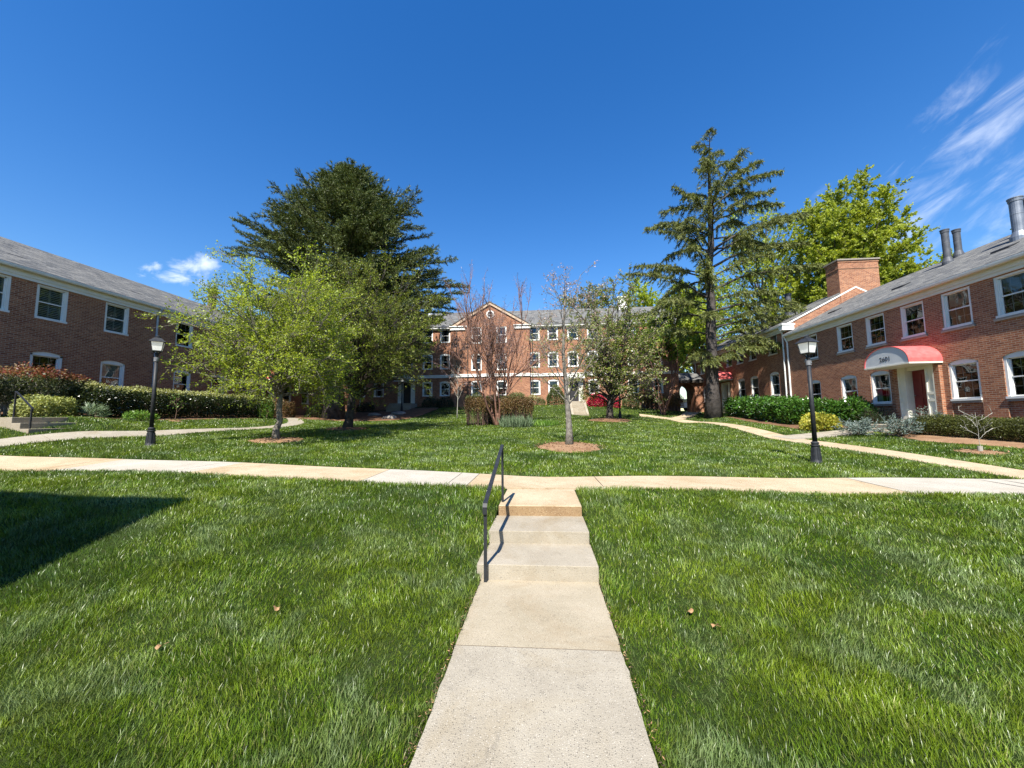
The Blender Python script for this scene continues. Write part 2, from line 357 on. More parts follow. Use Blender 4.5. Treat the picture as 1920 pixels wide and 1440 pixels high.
# ------------------------------------------------------------------ terrain
CP=[(-30,-20,.6),(-14,-10,.3),(0,-10,-.05),(14,-10,0),(30,-20,0),(-4,0,0.02),(4,0,0),(0,0,-.02),(0,2,-.02),(0,3.6,-.01),(-2,3.2,.02),(2.5,3.2,0),(5,3.4,0),(9,3.5,0),(14,4,.05),
(-4.9,2.9,.12),(-8,3,.3),(-14,3.5,.5),(-0.9,4.2,.05),(0.9,4.2,.05),(-.9,5.65,.41),(.9,5.65,.41),(-4.6,4.7,.5),(-8,5.2,.68),(3,5.6,.36),(6,5.6,.34),(9,5.6,.33),
(0,6.2,.43),(0,7.7,.43),(0,8.6,.44),(-5,7.7,.63),(-9,7.7,.76),(-13.4,7,.8),(-13.4,8.4,.93),(-13.5,9.2,1.06),(-18,8,1.2),(5,7.7,.39),(9,7.7,.38),(13,7,.4),(20,7,.5),
(-10.9,9.9,.98),(7.3,10.1,.52),(0.9,13,.72),(-9.7,11.9,1.03),(-9.1,17.3,1.31),(-13.5,12.2,1.25),(-13.2,17.2,1.35),(-15.8,11.5,1.85),(-18,14,1.9),(-18,20,1.92),(-18,26,1.95),(-21,10,2.1),(-21,18,2.2),(-25,30,2.3),
(-3,21.7,1.27),(0,22,1.27),(4.3,24,1.6),(3,30.5,1.85),(-8,30,1.9),(-13,26,1.6),(-16,33,2.0),(-5,34,2.75),(1.5,33.5,2.75),(1.5,36.5,2.9),(-6,37,2.9),(5,34,2.7),(8,36,2.7),(-12,36.5,2.9),(-20,37,2.6),(11.5,36,2.3),
(10,17,.75),(10.3,28,1.25),(11.5,33,1.75),(13.5,39,2.0),(12,28,1.55),(13,20,1.15),(14,16,1.0),(16,17.5,1.25),(16,26,1.5),(16,12,.9),(13,11,.62),(16,38,2.2),(20,50,2.4),(0,60,3),(-40,50,3),(40,60,2.5),(40,20,1.5),(-45,10,2.2),(45,-10,.5)]
CP=np.array(CP,float)
def _k(d2): return np.sqrt(d2+.6)
_d=((CP[:,None,:2]-CP[None,:,:2])**2).sum(-1)
_n=len(CP)
_A=np.zeros((_n+1,_n+1));_A[:_n,:_n]=_k(_d)-np.eye(_n)*.02;_A[:_n,_n]=1;_A[_n,:_n]=1
_w=np.linalg.solve(_A,np.append(CP[:,2],0))
def terrain(x,y):
    x=np.asarray(x,float);y=np.asarray(y,float);sh=np.broadcast(x,y).shape
    x=np.broadcast_to(x,sh).ravel();y=np.broadcast_to(y,sh).ravel()
    o=np.empty(x.size)
    for i in range(0,x.size,20000):
        s=slice(i,i+20000)
        o[s]=_k((x[s,None]-CP[:,0])**2+(y[s,None]-CP[:,1])**2)@_w[:_n]+_w[_n]
    return o.reshape(sh)
def tz(x, y): return float(terrain(x, y))
# paths: centre line, width, material pieces
CROSS = [(-24., -15.), (8.6,)]
PATHS = []   # (polyline, half width) used to sink the turf and keep the grass off
def near_path(x, y, grow=0.):
    """True where a point lies on paving"""
    x = np.asarray(x, float); y = np.asarray(y, float); r = np.zeros(x.shape, bool)
    for pl, hw in PATHS:
        for (ax, ay), (bx, by) in zip(pl[:-1], pl[1:]):
            dx, dy = bx-ax, by-ay; L2 = dx*dx+dy*dy
            tt = np.clip(((x-ax)*dx+(y-ay)*dy)/L2, 0, 1)
            r |= (x-ax-tt*dx)**2+(y-ay-tt*dy)**2 < (hw+grow)**2
    return r
def curve(pts, step=.35):
    """Catmull-Rom through the points"""
    P = [np.array(p, float) for p in pts]; P = [2*P[0]-P[1]]+P+[2*P[-1]-P[-2]]; o = []
    for i in range(1, len(P)-2):
        n = max(2, int(np.linalg.norm(P[i+1]-P[i])/step))
        for k in range(n):
            u = k/n; a, b, c, d = P[i-1:i+3]
            o.append(.5*((2*b)+(c-a)*u+(2*a-5*b+4*c-d)*u*u+(3*b-a-3*c+d)*u**3))
    o.append(P[-2]); return [tuple(p) for p in o]
def strip(name, pl, hw, mats, joints=(), pick=None, lift=.012):
    """paving slab strip draped on the ground, in sections with open joints"""
    mb = MB(); pl = [np.array(p) for p in pl]
    def edge(i):
        d = pl[min(i+1, len(pl)-1)]-pl[max(i-1, 0)]; d = d/np.linalg.norm(d); n = np.array((-d[1], d[0])); return n
    cross = 5
    s = 0.; last = None
    for i in range(len(pl)):
        n = edge(i); row = []
        for k in range(cross):
            q = pl[i]+n*hw*(2*k/(cross-1)-1); row.append((q[0], q[1], tz(*q)+lift))
        if last is not None:
            m = pick(pl[i]) if pick else 0
            a, b = last, row
            if i in joints:
                e = .012/np.linalg.norm(pl[i]-pl[i-1]); a = [tuple(np.array(p)*(1-e)+np.array(q)*e) for p, q in zip(last, row)]
            for k in range(cross-1): mb.quad(a[k], a[k+1], b[k+1], b[k], m)
            for k in (0, cross-1):
                lo = lambda p: (p[0], p[1], p[2]-.12)
                mb.quad(a[k], b[k], lo(b[k]), lo(a[k]), m)
            if i in joints: mb.quad(a[0], a[-1], (a[-1][0], a[-1][1], a[-1][2]-.12), (a[0][0], a[0][1], a[0][2]-.12), m)
        last = row
    o = mb.build(name, mats, None, fix=False); tag(o, kind='structure'); return o
cross_pl = [(x, 7.68) for x in np.arange(-26., -13.9, .4)]
cross_pl = curve([(-30, 7.6), (-20, 7.66), (-12, 7.68), (0, 7.68), (7.5, 7.7), (13, 7.6), (24, 7.2)], .4)
left_pl = curve([(-15.9, 7.5), (-14.75, 8.5), (-14.3, 9.6), (-13.95, 10.8), (-13.65, 12.4), (-13.3, 17), (-13.6, 20), (-15.2, 22.6), (-17.5, 25.5)], .35)
right_pl = curve([(9.9, 7.9), (9.75, 9), (9.85, 12), (9.95, 17), (10.3, 22), (10.5, 27), (9.9, 30), (8.7, 31.0), (7.6, 31.3)], .35)
arch_pl = curve([(9.9, 30.), (11.5, 32.5), (13.6, 36.2), (14.6, 39.5)], .35)
sideR_pl = curve([(9.95, 17.1), (12., 17.35), (14.2, 17.6)], .35)
walk_pl = [(-.075, y) for y in np.arange(-6, 4.2, .4)] + [(-.075, 4.16)]
land_pl = [(-.075, 5.66), (-.075, 6.), (-.075, 6.4), (-.075, 6.93)]
PATHS += [(cross_pl, .72), (left_pl, .41), (right_pl, .5), (arch_pl, .5), (sideR_pl, .62), (walk_pl, .605), ([(-.075, 4), (-.075, 7)], .605)]
def on_flat(x, y, g=0.): return (np.abs(x+.075) < .605+g) & (y > -8) & (y < 7.2)
# the ground: one sheet, finer in the courtyard, out to the horizon
gx = np.unique(np.round(np.concatenate([[-700, -350, -180, -110, -80, -60, -50, -44, -38, -33, -30], np.arange(-28, -2, .3), np.arange(-2, -.9, .2), [-.90, -.80, -.70, -.682, -.67], np.arange(-.6, .5, .12), [.52, .532, .55, .65, .8],
      np.arange(.9, 18, .25), [19, 20, 22, 25, 28, 32, 37, 44, 55, 75, 110, 180, 350, 700]]), 4))
gy = np.unique(np.round(np.concatenate([[-500, -200, -100, -60, -40, -30, -24, -20, -16], np.arange(-13, 2, .5), np.arange(2, 9, .14), np.arange(9, 37, .28), [38, 39, 40, 42, 44, 47, 50, 55, 62, 75, 100, 150, 300, 700]]), 4))
GX, GY = np.meshgrid(gx, gy)
def far_flat(x, y, z):
    r = np.sqrt((x/60)**2+((y-10)/60)**2); k = np.clip((r-1)/.6, 0, 1); return z*(1-k)+1.2*k
GZ = far_flat(GX, GY, terrain(GX, GY)) + .012*np.sin(GX*3.1+1.3*np.sin(GY*1.7))*np.sin(GY*2.7)*np.exp(-((GX/20)**2))
GZ = np.where(near_path(GX, GY, -.02), GZ-.07, GZ)
GZ = np.where(on_flat(GX, GY, .012) & (GY < 5.9), GZ-.35, GZ)
nx, ny = len(gx), len(gy); ii = np.arange(nx*ny).reshape(ny, nx)
ground = np_mesh('lawn', np.stack([GX, GY, GZ], -1).reshape(-1, 3), [np.stack([ii[:-1, :-1], ii[:-1, 1:], ii[1:, 1:], ii[1:, :-1]], -1).reshape(-1, 4)], 'turf', smooth=True)
tag(ground, kind='structure')
def conc(p): return 1 if (-9.7 < p[0] < -6.8 or -3.1 < p[0] < -1.2 or p[0] > 6.4 or p[0] < -13.2) else 0
strip('cross_path', cross_pl, .70, ['aggregate', 'pale_concrete'], joints=[i for i, p in enumerate(cross_pl) if min(abs(p[0]-q) for q in (-9.7, -6.8, -3.1, -1.2, 1.4, 6.4, 9, -12.5)) < .22], pick=conc)
strip('left_path', left_pl, .42, ['concrete'], joints=range(4, 60, 5), lift=.004)
strip('right_path', right_pl, .5, ['aggregate'], joints=range(6, 90, 7), lift=.016)
strip('archway_path', arch_pl, .5, ['aggregate'], lift=.02)
strip('entrance_path', sideR_pl, .62, ['concrete'], joints=[4], lift=.022)
# front walk: flat slabs at the camera's feet, split by open joints
mb = MB()
for y0, y1 in ((-6, -1.4), (-1.39, .58), (.59, 3.006), (3.014, 4.19)):
    ys = np.linspace(y0, y1, max(2, int((y1-y0)/.07))); xl = -.68-np.abs(rng.normal(0, .0045, len(ys)))-.006*np.sin(ys*2.3); xr = .53+np.abs(rng.normal(0, .0045, len(ys)))+.006*np.sin(ys*1.9+1)
    for k in range(len(ys)-1):
        a, b = ys[k], ys[k+1]; m_ = int(y1 > 4)
        mb.quad((xl[k], a, 0), (xr[k], a, 0), (xr[k+1], b, 0), (xl[k+1], b, 0), m_)
        mb.quad((xl[k], a, 0), (xl[k+1], b, 0), (xl[k+1], b, -.12), (xl[k], a, -.12), m_); mb.quad((xr[k], a, 0), (xr[k+1], b, 0), (xr[k+1], b, -.12), (xr[k], a, -.12), m_)
    for k in (0, -1): mb.quad((xl[k], ys[k], 0), (xr[k], ys[k], 0), (xr[k], ys[k], -.12), (xl[k], ys[k], -.12), int(y1 > 4))
o = mb.build('front_walk', ['concrete', 'tan_concrete']); tag(o, kind='structure')
mb = MB()
for y0, y1 in ((-1.4, -1.39), (.58, .59), (3.006, 3.014)): mb.box(-.678, .528, y0+.0005, y1-.0005, -.1, -.0015)
o = mb.build('walk_joints', 'soil'); tag(o, kind='structure')
mb = MB(); mb.box(-.665, .52, 5.652, 6.95, .2, .446); o = mb.build('walk_landing', 'aggregate', bevel=.01); tag(o, kind='structure')
mb = MB(); mb.box(-.664, .519, 5.646, 5.6515, .29, .436); o = mb.build('landing_edge', 'worn_aggregate'); tag(o, kind='structure')
# ------------------------------------------------------------------ steps and rails
st = empty('concrete_steps', (-.075, 4.9, 0), 'three low pale concrete steps with black handrail on the front walk', 'steps')
for i, (x0, x1, y0, y1, z0, z1) in enumerate(((-.73, .545, 4.19, 4.90, -.25, .156), (-.70, .535, 4.895, 5.66, -.1, .303))):
    m = MB(); m.box(x0, x1, y0, y1, z0, z1); m.build('tread', 'step_concrete', st, bevel=.006)
def handrail(name, p0, p1, h0, h1, label, ext=.0):
    """two square posts and a flat bar that turns down at its low end"""
    r = empty(name, p0, label, 'handrail')
    p0, p1 = Vector(p0), Vector(p1)
    for p, h in ((p0, h0), (p1, h1)):
        m = MB(); m.box(p.x-.016, p.x+.016, p.y-.016, p.y+.016, p.z-.05, p.z+h); m.build('post', 'black_metal', r)
    d = (p1-p0); d.z = 0; d.normalize(); n = Vector((-d.y, d.x, 0))*.023
    a = p0+Vector((0, 0, h0)); b = p1+Vector((0, 0, h1)); sl = (b-a).normalized(); u = Vector((0, 0, .011))
    pts = [a-d*.03-Vector((0, 0, .10)), a-d*.034-Vector((0, 0, .03)), a-d*.01+Vector((0, 0, .008)), a+sl*.08+Vector((0, 0, .006)), b+sl*ext+Vector((0, 0, .004)), b+sl*(ext+.03)-Vector((0, 0, .03))]
    m = MB()
    for p, q in zip(pts[:-1], pts[1:]):
        dd = (q-p).normalized(); w = dd.cross(n).normalized()*.008
        m.add([p-n-w, p+n-w, p+n+w, p-n+w, q-n-w, q+n-w, q+n+w, q-n+w], [(0, 1, 2, 3), (4, 7, 6, 5), (0, 4, 5, 1), (1, 5, 6, 2), (2, 6, 7, 3), (3, 7, 4, 0)])
    m.build('rail', 'black_metal', r)
    return r
handrail('handrail', (-.63, 4.14, 0), (-.63, 5.88, .44), .79, .85, 'black metal handrail beside the front walk steps')
def stairs(name, foot, asc, width, n, rise, tread, label, mat='step_concrete', extra=.6, cheeks=False, base=.5):
    a = Vector((*asc, 0)).normalized(); b = Vector((a.y, -a.x, 0)); f = Vector(foot)
    r = empty(name, foot, label, 'steps')
    for k in range(n):
        z1 = rise*(k+1); p = f+a*tread*k; q = f+a*(tread*(k+1)+(extra if k == n-1 else .03))
        m = MB(); h = b*width/2
        m.prism([p-h+Vector((0, 0, -base)), p+h+Vector((0, 0, -base)), q+h+Vector((0, 0, -base)), q-h+Vector((0, 0, -base))], (0, 0, base+z1))
        m.build('tread', mat, r, bevel=.01)
    if cheeks:
        for sgn in (-1, 1):
            h = b*(width/2+.09)*sgn; w = b*.09; top = rise*n; e = a*tread*n
            m = MB(); p = f+h
            m.prism([p-w-a*.1+Vector((0, 0, -base)), p-w-a*.1+Vector((0, 0, .12)), p-w+e+Vector((0, 0, top+.1)), p-w+e+a*.5+Vector((0, 0, top+.1)), p-w+e+a*.5+Vector((0, 0, -base))], w*2)
            m.build('cheek_wall', mat, r)
    return r
sa = Vector((-.99, .10, 0)).normalized()
stairs('entrance_steps', (-14.75, 10.62, 1.36), sa[:2], 1.25, 3, .17, .34, 'weathered concrete steps climbing from the path to the shaded brick wing', extra=1.6)
handrail('handrail', (-14.95, 10.12, 1.40), (-15.80, 10.30, 1.87), .74, .78, 'thin dark handrail beside the steps of the shaded brick wing')
stairs('entrance_steps', (13.5, 17.62, .98), (1, 0), 2.05, 2, .16, .4, 'two wide concrete steps in front of the red door', extra=1.3)
stairs('entrance_steps', (2.9, 30.75, 1.88), (0, 1), 1.0, 8, .155, .33, 'long flight of pale steps up the lawn bank to the far brick block', extra=3.2, cheeks=True)
stairs('entrance_steps', (-13.4, 34.6, 2.75), (0, 1), 2.2, 3, .16, .34, 'dim steps before the shaded door left of the far brick block', extra=1.2)

# ------------------------------------------------------------------ street lamps
def make_lamp():
    r = empty('street_lamp', (0, 0, 0), 'lamp', 'street lamp', 'black lantern lamps round the courtyard')
    m = MB(); m.lathe([(.132, -.1), (.132, .02), (.12, .05), (.108, .09), (.085, .38), (.08, .40)], sides=18)
    for k in range(9):
        w = 2*math.pi*k/9; m.tube([(.108*math.cos(w), .108*math.sin(w), .09), (.086*math.cos(w), .086*math.sin(w), .37)], .010, 5)
    m.lathe([(.085, .40), (.10, .415), (.10, .44), (.075, .45), (.075, .47), (.088, .48), (.088, .50), (.055, .53)], sides=18)
    m.build('base', 'black_metal', r, smooth=False)
    m = MB(); m.lathe([(.052, .52), (.045, 2.46)], sides=14); m.build('pole', 'black_metal', r, smooth=True)
    m = MB(); m.lathe([(.062, 2.44), (.062, 2.56)], sides=14); m.tube([(.0, -.062, 2.5), (0, -.075, 2.5)], .02, 8); m.build('collar', 'collar_metal', r)
    m = MB(); m.lathe([(.035, 2.56), (.035, 2.60), (.048, 2.62), (.048, 2.65), (.03, 2.67), (.03, 2.71)], sides=14)
    for k in range(4):
        w = math.pi/4+math.pi/2*k; m.tube([(.03*math.cos(w), .03*math.sin(w), 2.66), (.10*math.cos(w), .10*math.sin(w), 2.72), (.135*math.cos(w), .135*math.sin(w), 2.745)], .01, 5)
    m.build('neck', 'black_metal', r)
    h = lambda z: .105+(z-2.75)*.15
    m = MB(); m.lathe([(.162, 2.735), (.162, 2.755)], sides=4, rot=math.pi/4)
    for sx in (-1, 1):
        for sy in (-1, 1):
            m.tube([(sx*h(2.75), sy*h(2.75), 2.75), (sx*h(3.01), sy*h(3.01), 3.01)], .012, 4)
    f = m.build('lantern', 'black_metal', r)
    m = MB()
    for k in range(4):
        c, s_ = math.cos(k*math.pi/2), math.sin(k*math.pi/2); T = lambda x, y, z: (x*c-y*s_, x*s_+y*c, z)
        m.quad(T(-h(2.757), -h(2.757), 2.757), T(h(2.757), -h(2.757), 2.757), T(h(3.005), -h(3.005), 3.005), T(-h(3.005), -h(3.005), 3.005))
    m.build('lantern_glass', 'frosted_glass', f)
    q = math.sqrt(2)
    m = MB(); m.lathe([(.186*q, 3.005), (.19*q, 3.012), (.186*q, 3.02), (.14*q, 3.062), (.085*q, 3.125), (.075*q, 3.13)], sides=4, rot=math.pi/4)
    m.lathe([(.085, 3.12), (.085, 3.15), (.055, 3.16), (.06, 3.18), (.02, 3.21)], sides=12)
    m.build('lantern_roof', 'black_metal', r)
    return r
lamp0 = make_lamp()
LAMPS = [((-11.25, 10.26), .75, 'black lantern lamp post standing on the lawn before the shaded brick wing'),
         ((6.73, 10.25), .35, 'black lantern lamp post on the lawn before the brick wing with red door'),
         ((5.58, 28.7), .2, 'small distant lamp post beside the blossoming tree near the far stairs'),
         ((-12.75, 33.9), .5, 'small distant lamp with bright globe before the shaded far doorway')]
for i, ((x, y), rz, lab) in enumerate(LAMPS):
    o = lamp0 if i == 0 else copy_tree(lamp0)
    o.location = (x, y, tz(x, y)); o.rotation_euler = (0, 0, rz); o['label'] = lab

# ------------------------------------------------------------------ buildings
# a wall frame maps (u, w, z): u along the wall, w outward from its face
def frame_of(side, c):
    if side == 'west': return (lambda u, w, z: (c-w, u, z)), -math.pi/2     # faces -X, u = y
    if side == 'east': return (lambda u, w, z: (c+w, u, z)), math.pi/2      # faces +X, u = y
    return (lambda u, w, z: (u, c-w, z)), 0.                                # faces -Y, u = x
def arc_pts(u0, u1, zs, rise, n=8):
    return [(u0+(u1-u0)*k/n, zs+rise*(1-(2*k/n-1)**2)) for k in range(n+1)]
def facade(mb, T, u0, u1, z0, z1, ops, depth=.13, m=0):
    """brick face with openings ops = (ua, ub, za, zb, arch rise, sill height or None)"""
    us = sorted({u0, u1, *[o[0] for o in ops], *[o[1] for o in ops]}); zs = sorted({z0, z1, *[o[2] for o in ops], *[o[3] for o in ops]})
    q = lambda a, b, c, d, w=0.: mb.quad(T(a, w, c), T(b, w, c), T(b, w, d), T(a, w, d), m)
    for a, b in zip(us[:-1], us[1:]):
        for c, d in zip(zs[:-1], zs[1:]):
            if any(o[0] <= (a+b)/2 <= o[1] and o[2] <= (c+d)/2 <= o[3] for o in ops): continue
            q(a, b, c, d)
    for ua, ub, za, zb, ar, sill in ops:
        for u in (ua, ub): mb.quad(T(u, 0, za), T(u, -depth, za), T(u, -depth, zb-ar), T(u, 0, zb-ar), m)
        mb.quad(T(ua, 0, za), T(ub, 0, za), T(ub, -depth, za), T(ua, -depth, za), m)
        if ar:
            P = arc_pts(ua, ub, zb-ar, ar)
            for (a, c), (b, d) in zip(P[:-1], P[1:]):
                mb.quad(T(a, 0, c), T(b, 0, d), T(b, 0, zb), T(a, 0, zb), m)
                mb.quad(T(a, 0, c), T(b, 0, d), T(b, -depth, d), T(a, -depth, c), m)
        else: mb.quad(T(ua, 0, zb), T(ub, 0, zb), T(ub, -depth, zb), T(ua, -depth, zb), m)
        if sill is not None and sill > za:                    # recessed brick apron below the sill
            mb.quad(T(ua, -.09, za), T(ub, -.09, za), T(ub, -.09, sill), T(ua, -.09, sill), m)
WIN = {}
def window_meshes(w, h, arch, cols=3, mats='white_paint', lower=True):
    """meshes of one sash window, local x along, -y outward, z up from the sill"""
    k = (round(w, 3), round(h, 3), round(arch, 3), cols, mats, lower)
    if k in WIN: return WIN[k]
    f = MB(); hs = h-arch; c = .085
    for x0, x1 in ((-w/2, -w/2+c), (w/2-c, w/2)): f.box(x0, x1, .03, .125, 0, hs)
    if arch:
        P = arc_pts(-w/2, w/2, hs, arch)
        f.prism([(-w/2, .03, hs-.07)]+[(u, .03, z) for u, z in P]+[(w/2, .03, hs-.07)], (0, .09, 0))
    else: f.box(-w/2+c, w/2-c, .03, .125, hs-.075, hs)
    f.box(-w/2+c, -w/2+c+.03, .06, .125, .05, hs-.07); f.box(w/2-c-.03, w/2-c, .06, .125, .05, hs-.07)
    fm = f.mesh('window', mats)
    s = MB(); s.box(-w/2-.0, w/2+.0, -.045, .12, -.03, .05); sm = s.mesh('sill', mats)
    iw = w/2-c-.03; mid = hs*.5; g = MB()
    g.box(-iw, iw, .085, .135, mid-.022, mid+.022)
    g.box(-iw, iw, .10, .135, .05, .095); g.box(-iw, iw, .09, .125, hs-.105, hs-.07)
    for x in (-iw, iw-.035): g.box(x, x+.035, .09, .13, .05, hs-.075)
    for z0, z1, y in ((mid, hs-.09, .095), (.07, mid, .112)):
        if z0 == .07 and not lower: continue
        for i in range(1, cols):
            x = -iw+2*iw*i/cols; g.box(x-.007, x+.007, .124, .134, z0, z1)
        g.box(-iw, iw, .1245, .1335, (z0+z1)/2-.007, (z0+z1)/2+.007)
    gm = g.mesh('sash', mats)
    p = MB(); p.quad((-iw, .119, .06), (iw, .119, .06), (iw, .119, hs-.08), (-iw, .119, hs-.08)); pm = p.mesh('pane', 'window_glass', fix=False)
    WIN[k] = (fm, sm, gm, pm); return WIN[k]
BL = {}
def blind_mesh(kind, w, h):
    k = (kind, round(w, 2), round(h, 2))
    if k in BL: return BL[k]
    b = MB(); iw = w/2-.12
    if kind == 'shutter':
        for x in (-iw, -.022, iw-.045): b.box(x, x+.045, .17, .2, .05, h-.08)
        n = int((h-.2)/.075)
        for i in range(n):
            z = .1+i*.075
            for x0, x1 in ((-iw+.045, -.022), (.023, iw-.045)): b.prism([(x0, .165, z), (x0, .205, z+.045), (x0, .21, z+.04), (x0, .17, z-.005)], (x1-x0, 0, 0))
        me = b.mesh('shutter', 'blind')
    elif kind == 'blind':
        n = int(h*.34/.03)
        for i in range(n):
            z = h-.1-i*.03; b.prism([(-iw, .18, z), (-iw, .2, z-.022), (-iw, .203, z-.02), (-iw, .183, z+.002)], (2*iw, 0, 0))
        me = b.mesh('blind', 'blind')
    elif kind == 'shade':
        b.box(-iw, iw, .18, .185, h*.5, h-.06); me = b.mesh('shade', 'blind')
    else:
        n = 14
        for sg in (-1, 1):
            for i in range(n):
                x0 = sg*(iw-i*iw*.62/n); x1 = sg*(iw-(i+1)*iw*.62/n); y0 = .19+.02*(i % 2); y1 = .19+.02*((i+1) % 2)
                b.quad((x0, y0, .05), (x1, y1, .05), (x1, y1, h-.06), (x0, y0, h-.06))
        me = b.mesh('curtain', 'curtain', fix=False)
    BL[k] = me; return me
def link(me, name, parent, mat4=None):
    o = bpy.data.objects.new(name, me); COL.objects.link(o)
    if mat4 is not None: o.matrix_basis = mat4
    attach(o, parent); return o
def put_window(bld, T, rz, u, z, w, h, arch=0., dress=None, cols=3, mats='white_paint', lower=True, wo=0.):
    fm, sm, gm, pm = window_meshes(w, h, arch, cols, mats, lower)
    M4 = Matrix.Translation(T(u, wo, z)) @ Matrix.Rotation(rz, 4, 'Z')
    f = link(fm, 'window', bld, M4)
    for me, nm in ((sm, 'sill'), (gm, 'sash'), (pm, 'pane')): link(me, nm, f, M4)
    if dress: link(blind_mesh(dress, w, h-arch), dress if dress != 'shutter' else 'shutter', f, M4)
    return f
def tri_roof(name, side, xe, xr, xb, y0, y1, ze, zr, bld, thick=.10, mat='shingles'):
    """gable roof with ridge along Y: eave at xe (height ze), ridge xr (zr), back eave xb"""
    m = MB(); up_ = thick
    P = [(xe, ze), (xr, zr), (xb, ze)]
    pr_ = [(x, y0, z) for x, z in P]+[(x, y0, z-up_) for x, z in P[::-1]]
    m.prism(pr_, (0, y1-y0, 0)); return m.build(name, mat, bld)
def roof_vent(bld, x, y, z, slope, sgn):
    """low black box vent lying on the slope; sgn +1 when the slope rises with x"""
    m = MB(); l, w, h = .3, .2, .10; dz = slope*sgn
    pts = [(x-w, y-l, z-w*dz), (x+w, y-l, z+w*dz), (x+w, y-l, z+w*dz+h*.5), (x-w*.9, y-l, z-w*.9*dz+h)] if sgn > 0 else [(x+w, y-l, z-w*slope), (x-w, y-l, z+w*slope), (x-w, y-l, z+w*slope+h*.5), (x+w*.9, y-l, z-w*.9*slope+h)]
    m.prism(pts, (0, 2*l, 0)); return m.build('roof_vent', 'vent_black', bld)
def flue(bld, x, y, z0, z1, r, mat):
    m = MB(); m.lathe([(r*1.55, z0-.35), (r*1.5, z0+.12), (r*1.06, z0+.32), (r*1.02, z0+.34), (r*1.02, z0+.38), (r, z0+.38), (r, z0+(z1-z0)*.6), (r*1.03, z0+(z1-z0)*.6+.01), (r*1.03, z0+(z1-z0)*.6+.03), (r, z0+(z1-z0)*.6+.04), (r, z1-.16), (r*1.12, z1-.15), (r*1.16, z1-.05), (r*1.25, z1-.03), (r*1.25, z1), (r*.8, z1), (r*.75, z1-.3)], (x, y), 20)
    return m.build('flue', mat, bld, smooth=False)
def downspout(bld, T, u, ztop, zbot, mat='downpipe', kick=.28):
    m = MB(); P = [T(u, kick, ztop+.02), T(u, kick, ztop-.08), T(u, .07, ztop-.45), T(u, .07, zbot+.2), T(u, .18, zbot+.05)]
    m.tube(P, [.05, .05, .048, .048, .048], 8)
    for z in (ztop-.7, (ztop+zbot)/2, zbot+.5): m.lathe([(.056, z), (.056, z+.04)], T(u, .07, 0)[:2], 8)
    return m.build('downspout', mat, bld)
def canopy(bld, T, u, z, half, rise, proj, lunette='white_paint'):
    """barrel canopy on brackets: red shell, pale front lunette, pale ceiling"""
    P = [(half*math.cos(math.pi-math.pi*k/20), rise*math.sin(math.pi*k/20)**.85) for k in range(21)]
    shell = MB(); t2 = .03
    for (a, b), (c, d) in zip(P[:-1], P[1:]):
        A, B = T(u+a, 0, z+b), T(u+c, 0, z+d); C, D = T(u+c, proj, z+d), T(u+a, proj, z+b); shell.quad(A, B, C, D)
        k = 1-t2/half; A2, B2 = T(u+a*k, 0, z+b*k), T(u+c*k, 0, z+d*k); C2, D2 = T(u+c*k, proj, z+d*k), T(u+a*k, proj, z+b*k); shell.quad(A2, D2, C2, B2); shell.quad(D, C, C2, D2)
    s = shell.build('canopy', 'red_canvas', bld, fix=False)
    lu = MB(); k = .985
    front = [T(u+a*k, proj-.03, z+b*k) for a, b in P]; back = [T(u+a*k, proj-.07, z+b*k) for a, b in P]
    lu.add(front+back, [tuple(range(21)), tuple(range(21, 42))[::-1]]); lu.build('canopy_front', lunette, s)
    ce = MB(); ce.add([T(u+x, w, z-dz) for x in (-half, half) for w in (0.01, proj) for dz in (.06, 0)], [(0, 1, 3, 2), (4, 6, 7, 5), (0, 4, 5, 1), (2, 3, 7, 6), (0, 2, 6, 4), (1, 5, 7, 3)])
    ce.build('canopy_ceiling', 'cream_paint', s); return s
def text_on(bld, body, size, loc, rot, mat='letter_black', name='house_number', ext=.004):
    c = bpy.data.curves.new(name, 'FONT'); c.body = body; c.size = size; c.align_x = 'CENTER'; c.extrude = ext
    o = bpy.data.objects.new('tmp', c); COL.objects.link(o)
    dg = bpy.context.evaluated_depsgraph_get(); me = bpy.data.meshes.new_from_object(o.evaluated_get(dg)); bpy.data.objects.remove(o)
    me.name = name; me.materials.clear(); me.materials.append(MATS[mat])
    q = bpy.data.objects.new(name, me); COL.objects.link(q); q.matrix_basis = Matrix.Translation(loc) @ rot.to_4x4(); attach(q, bld); return q
def bx(name, mat, bld, *a, bevel=0.):
    m = MB(); m.box(*a); return m.build(name, mat, bld, bevel=bevel)
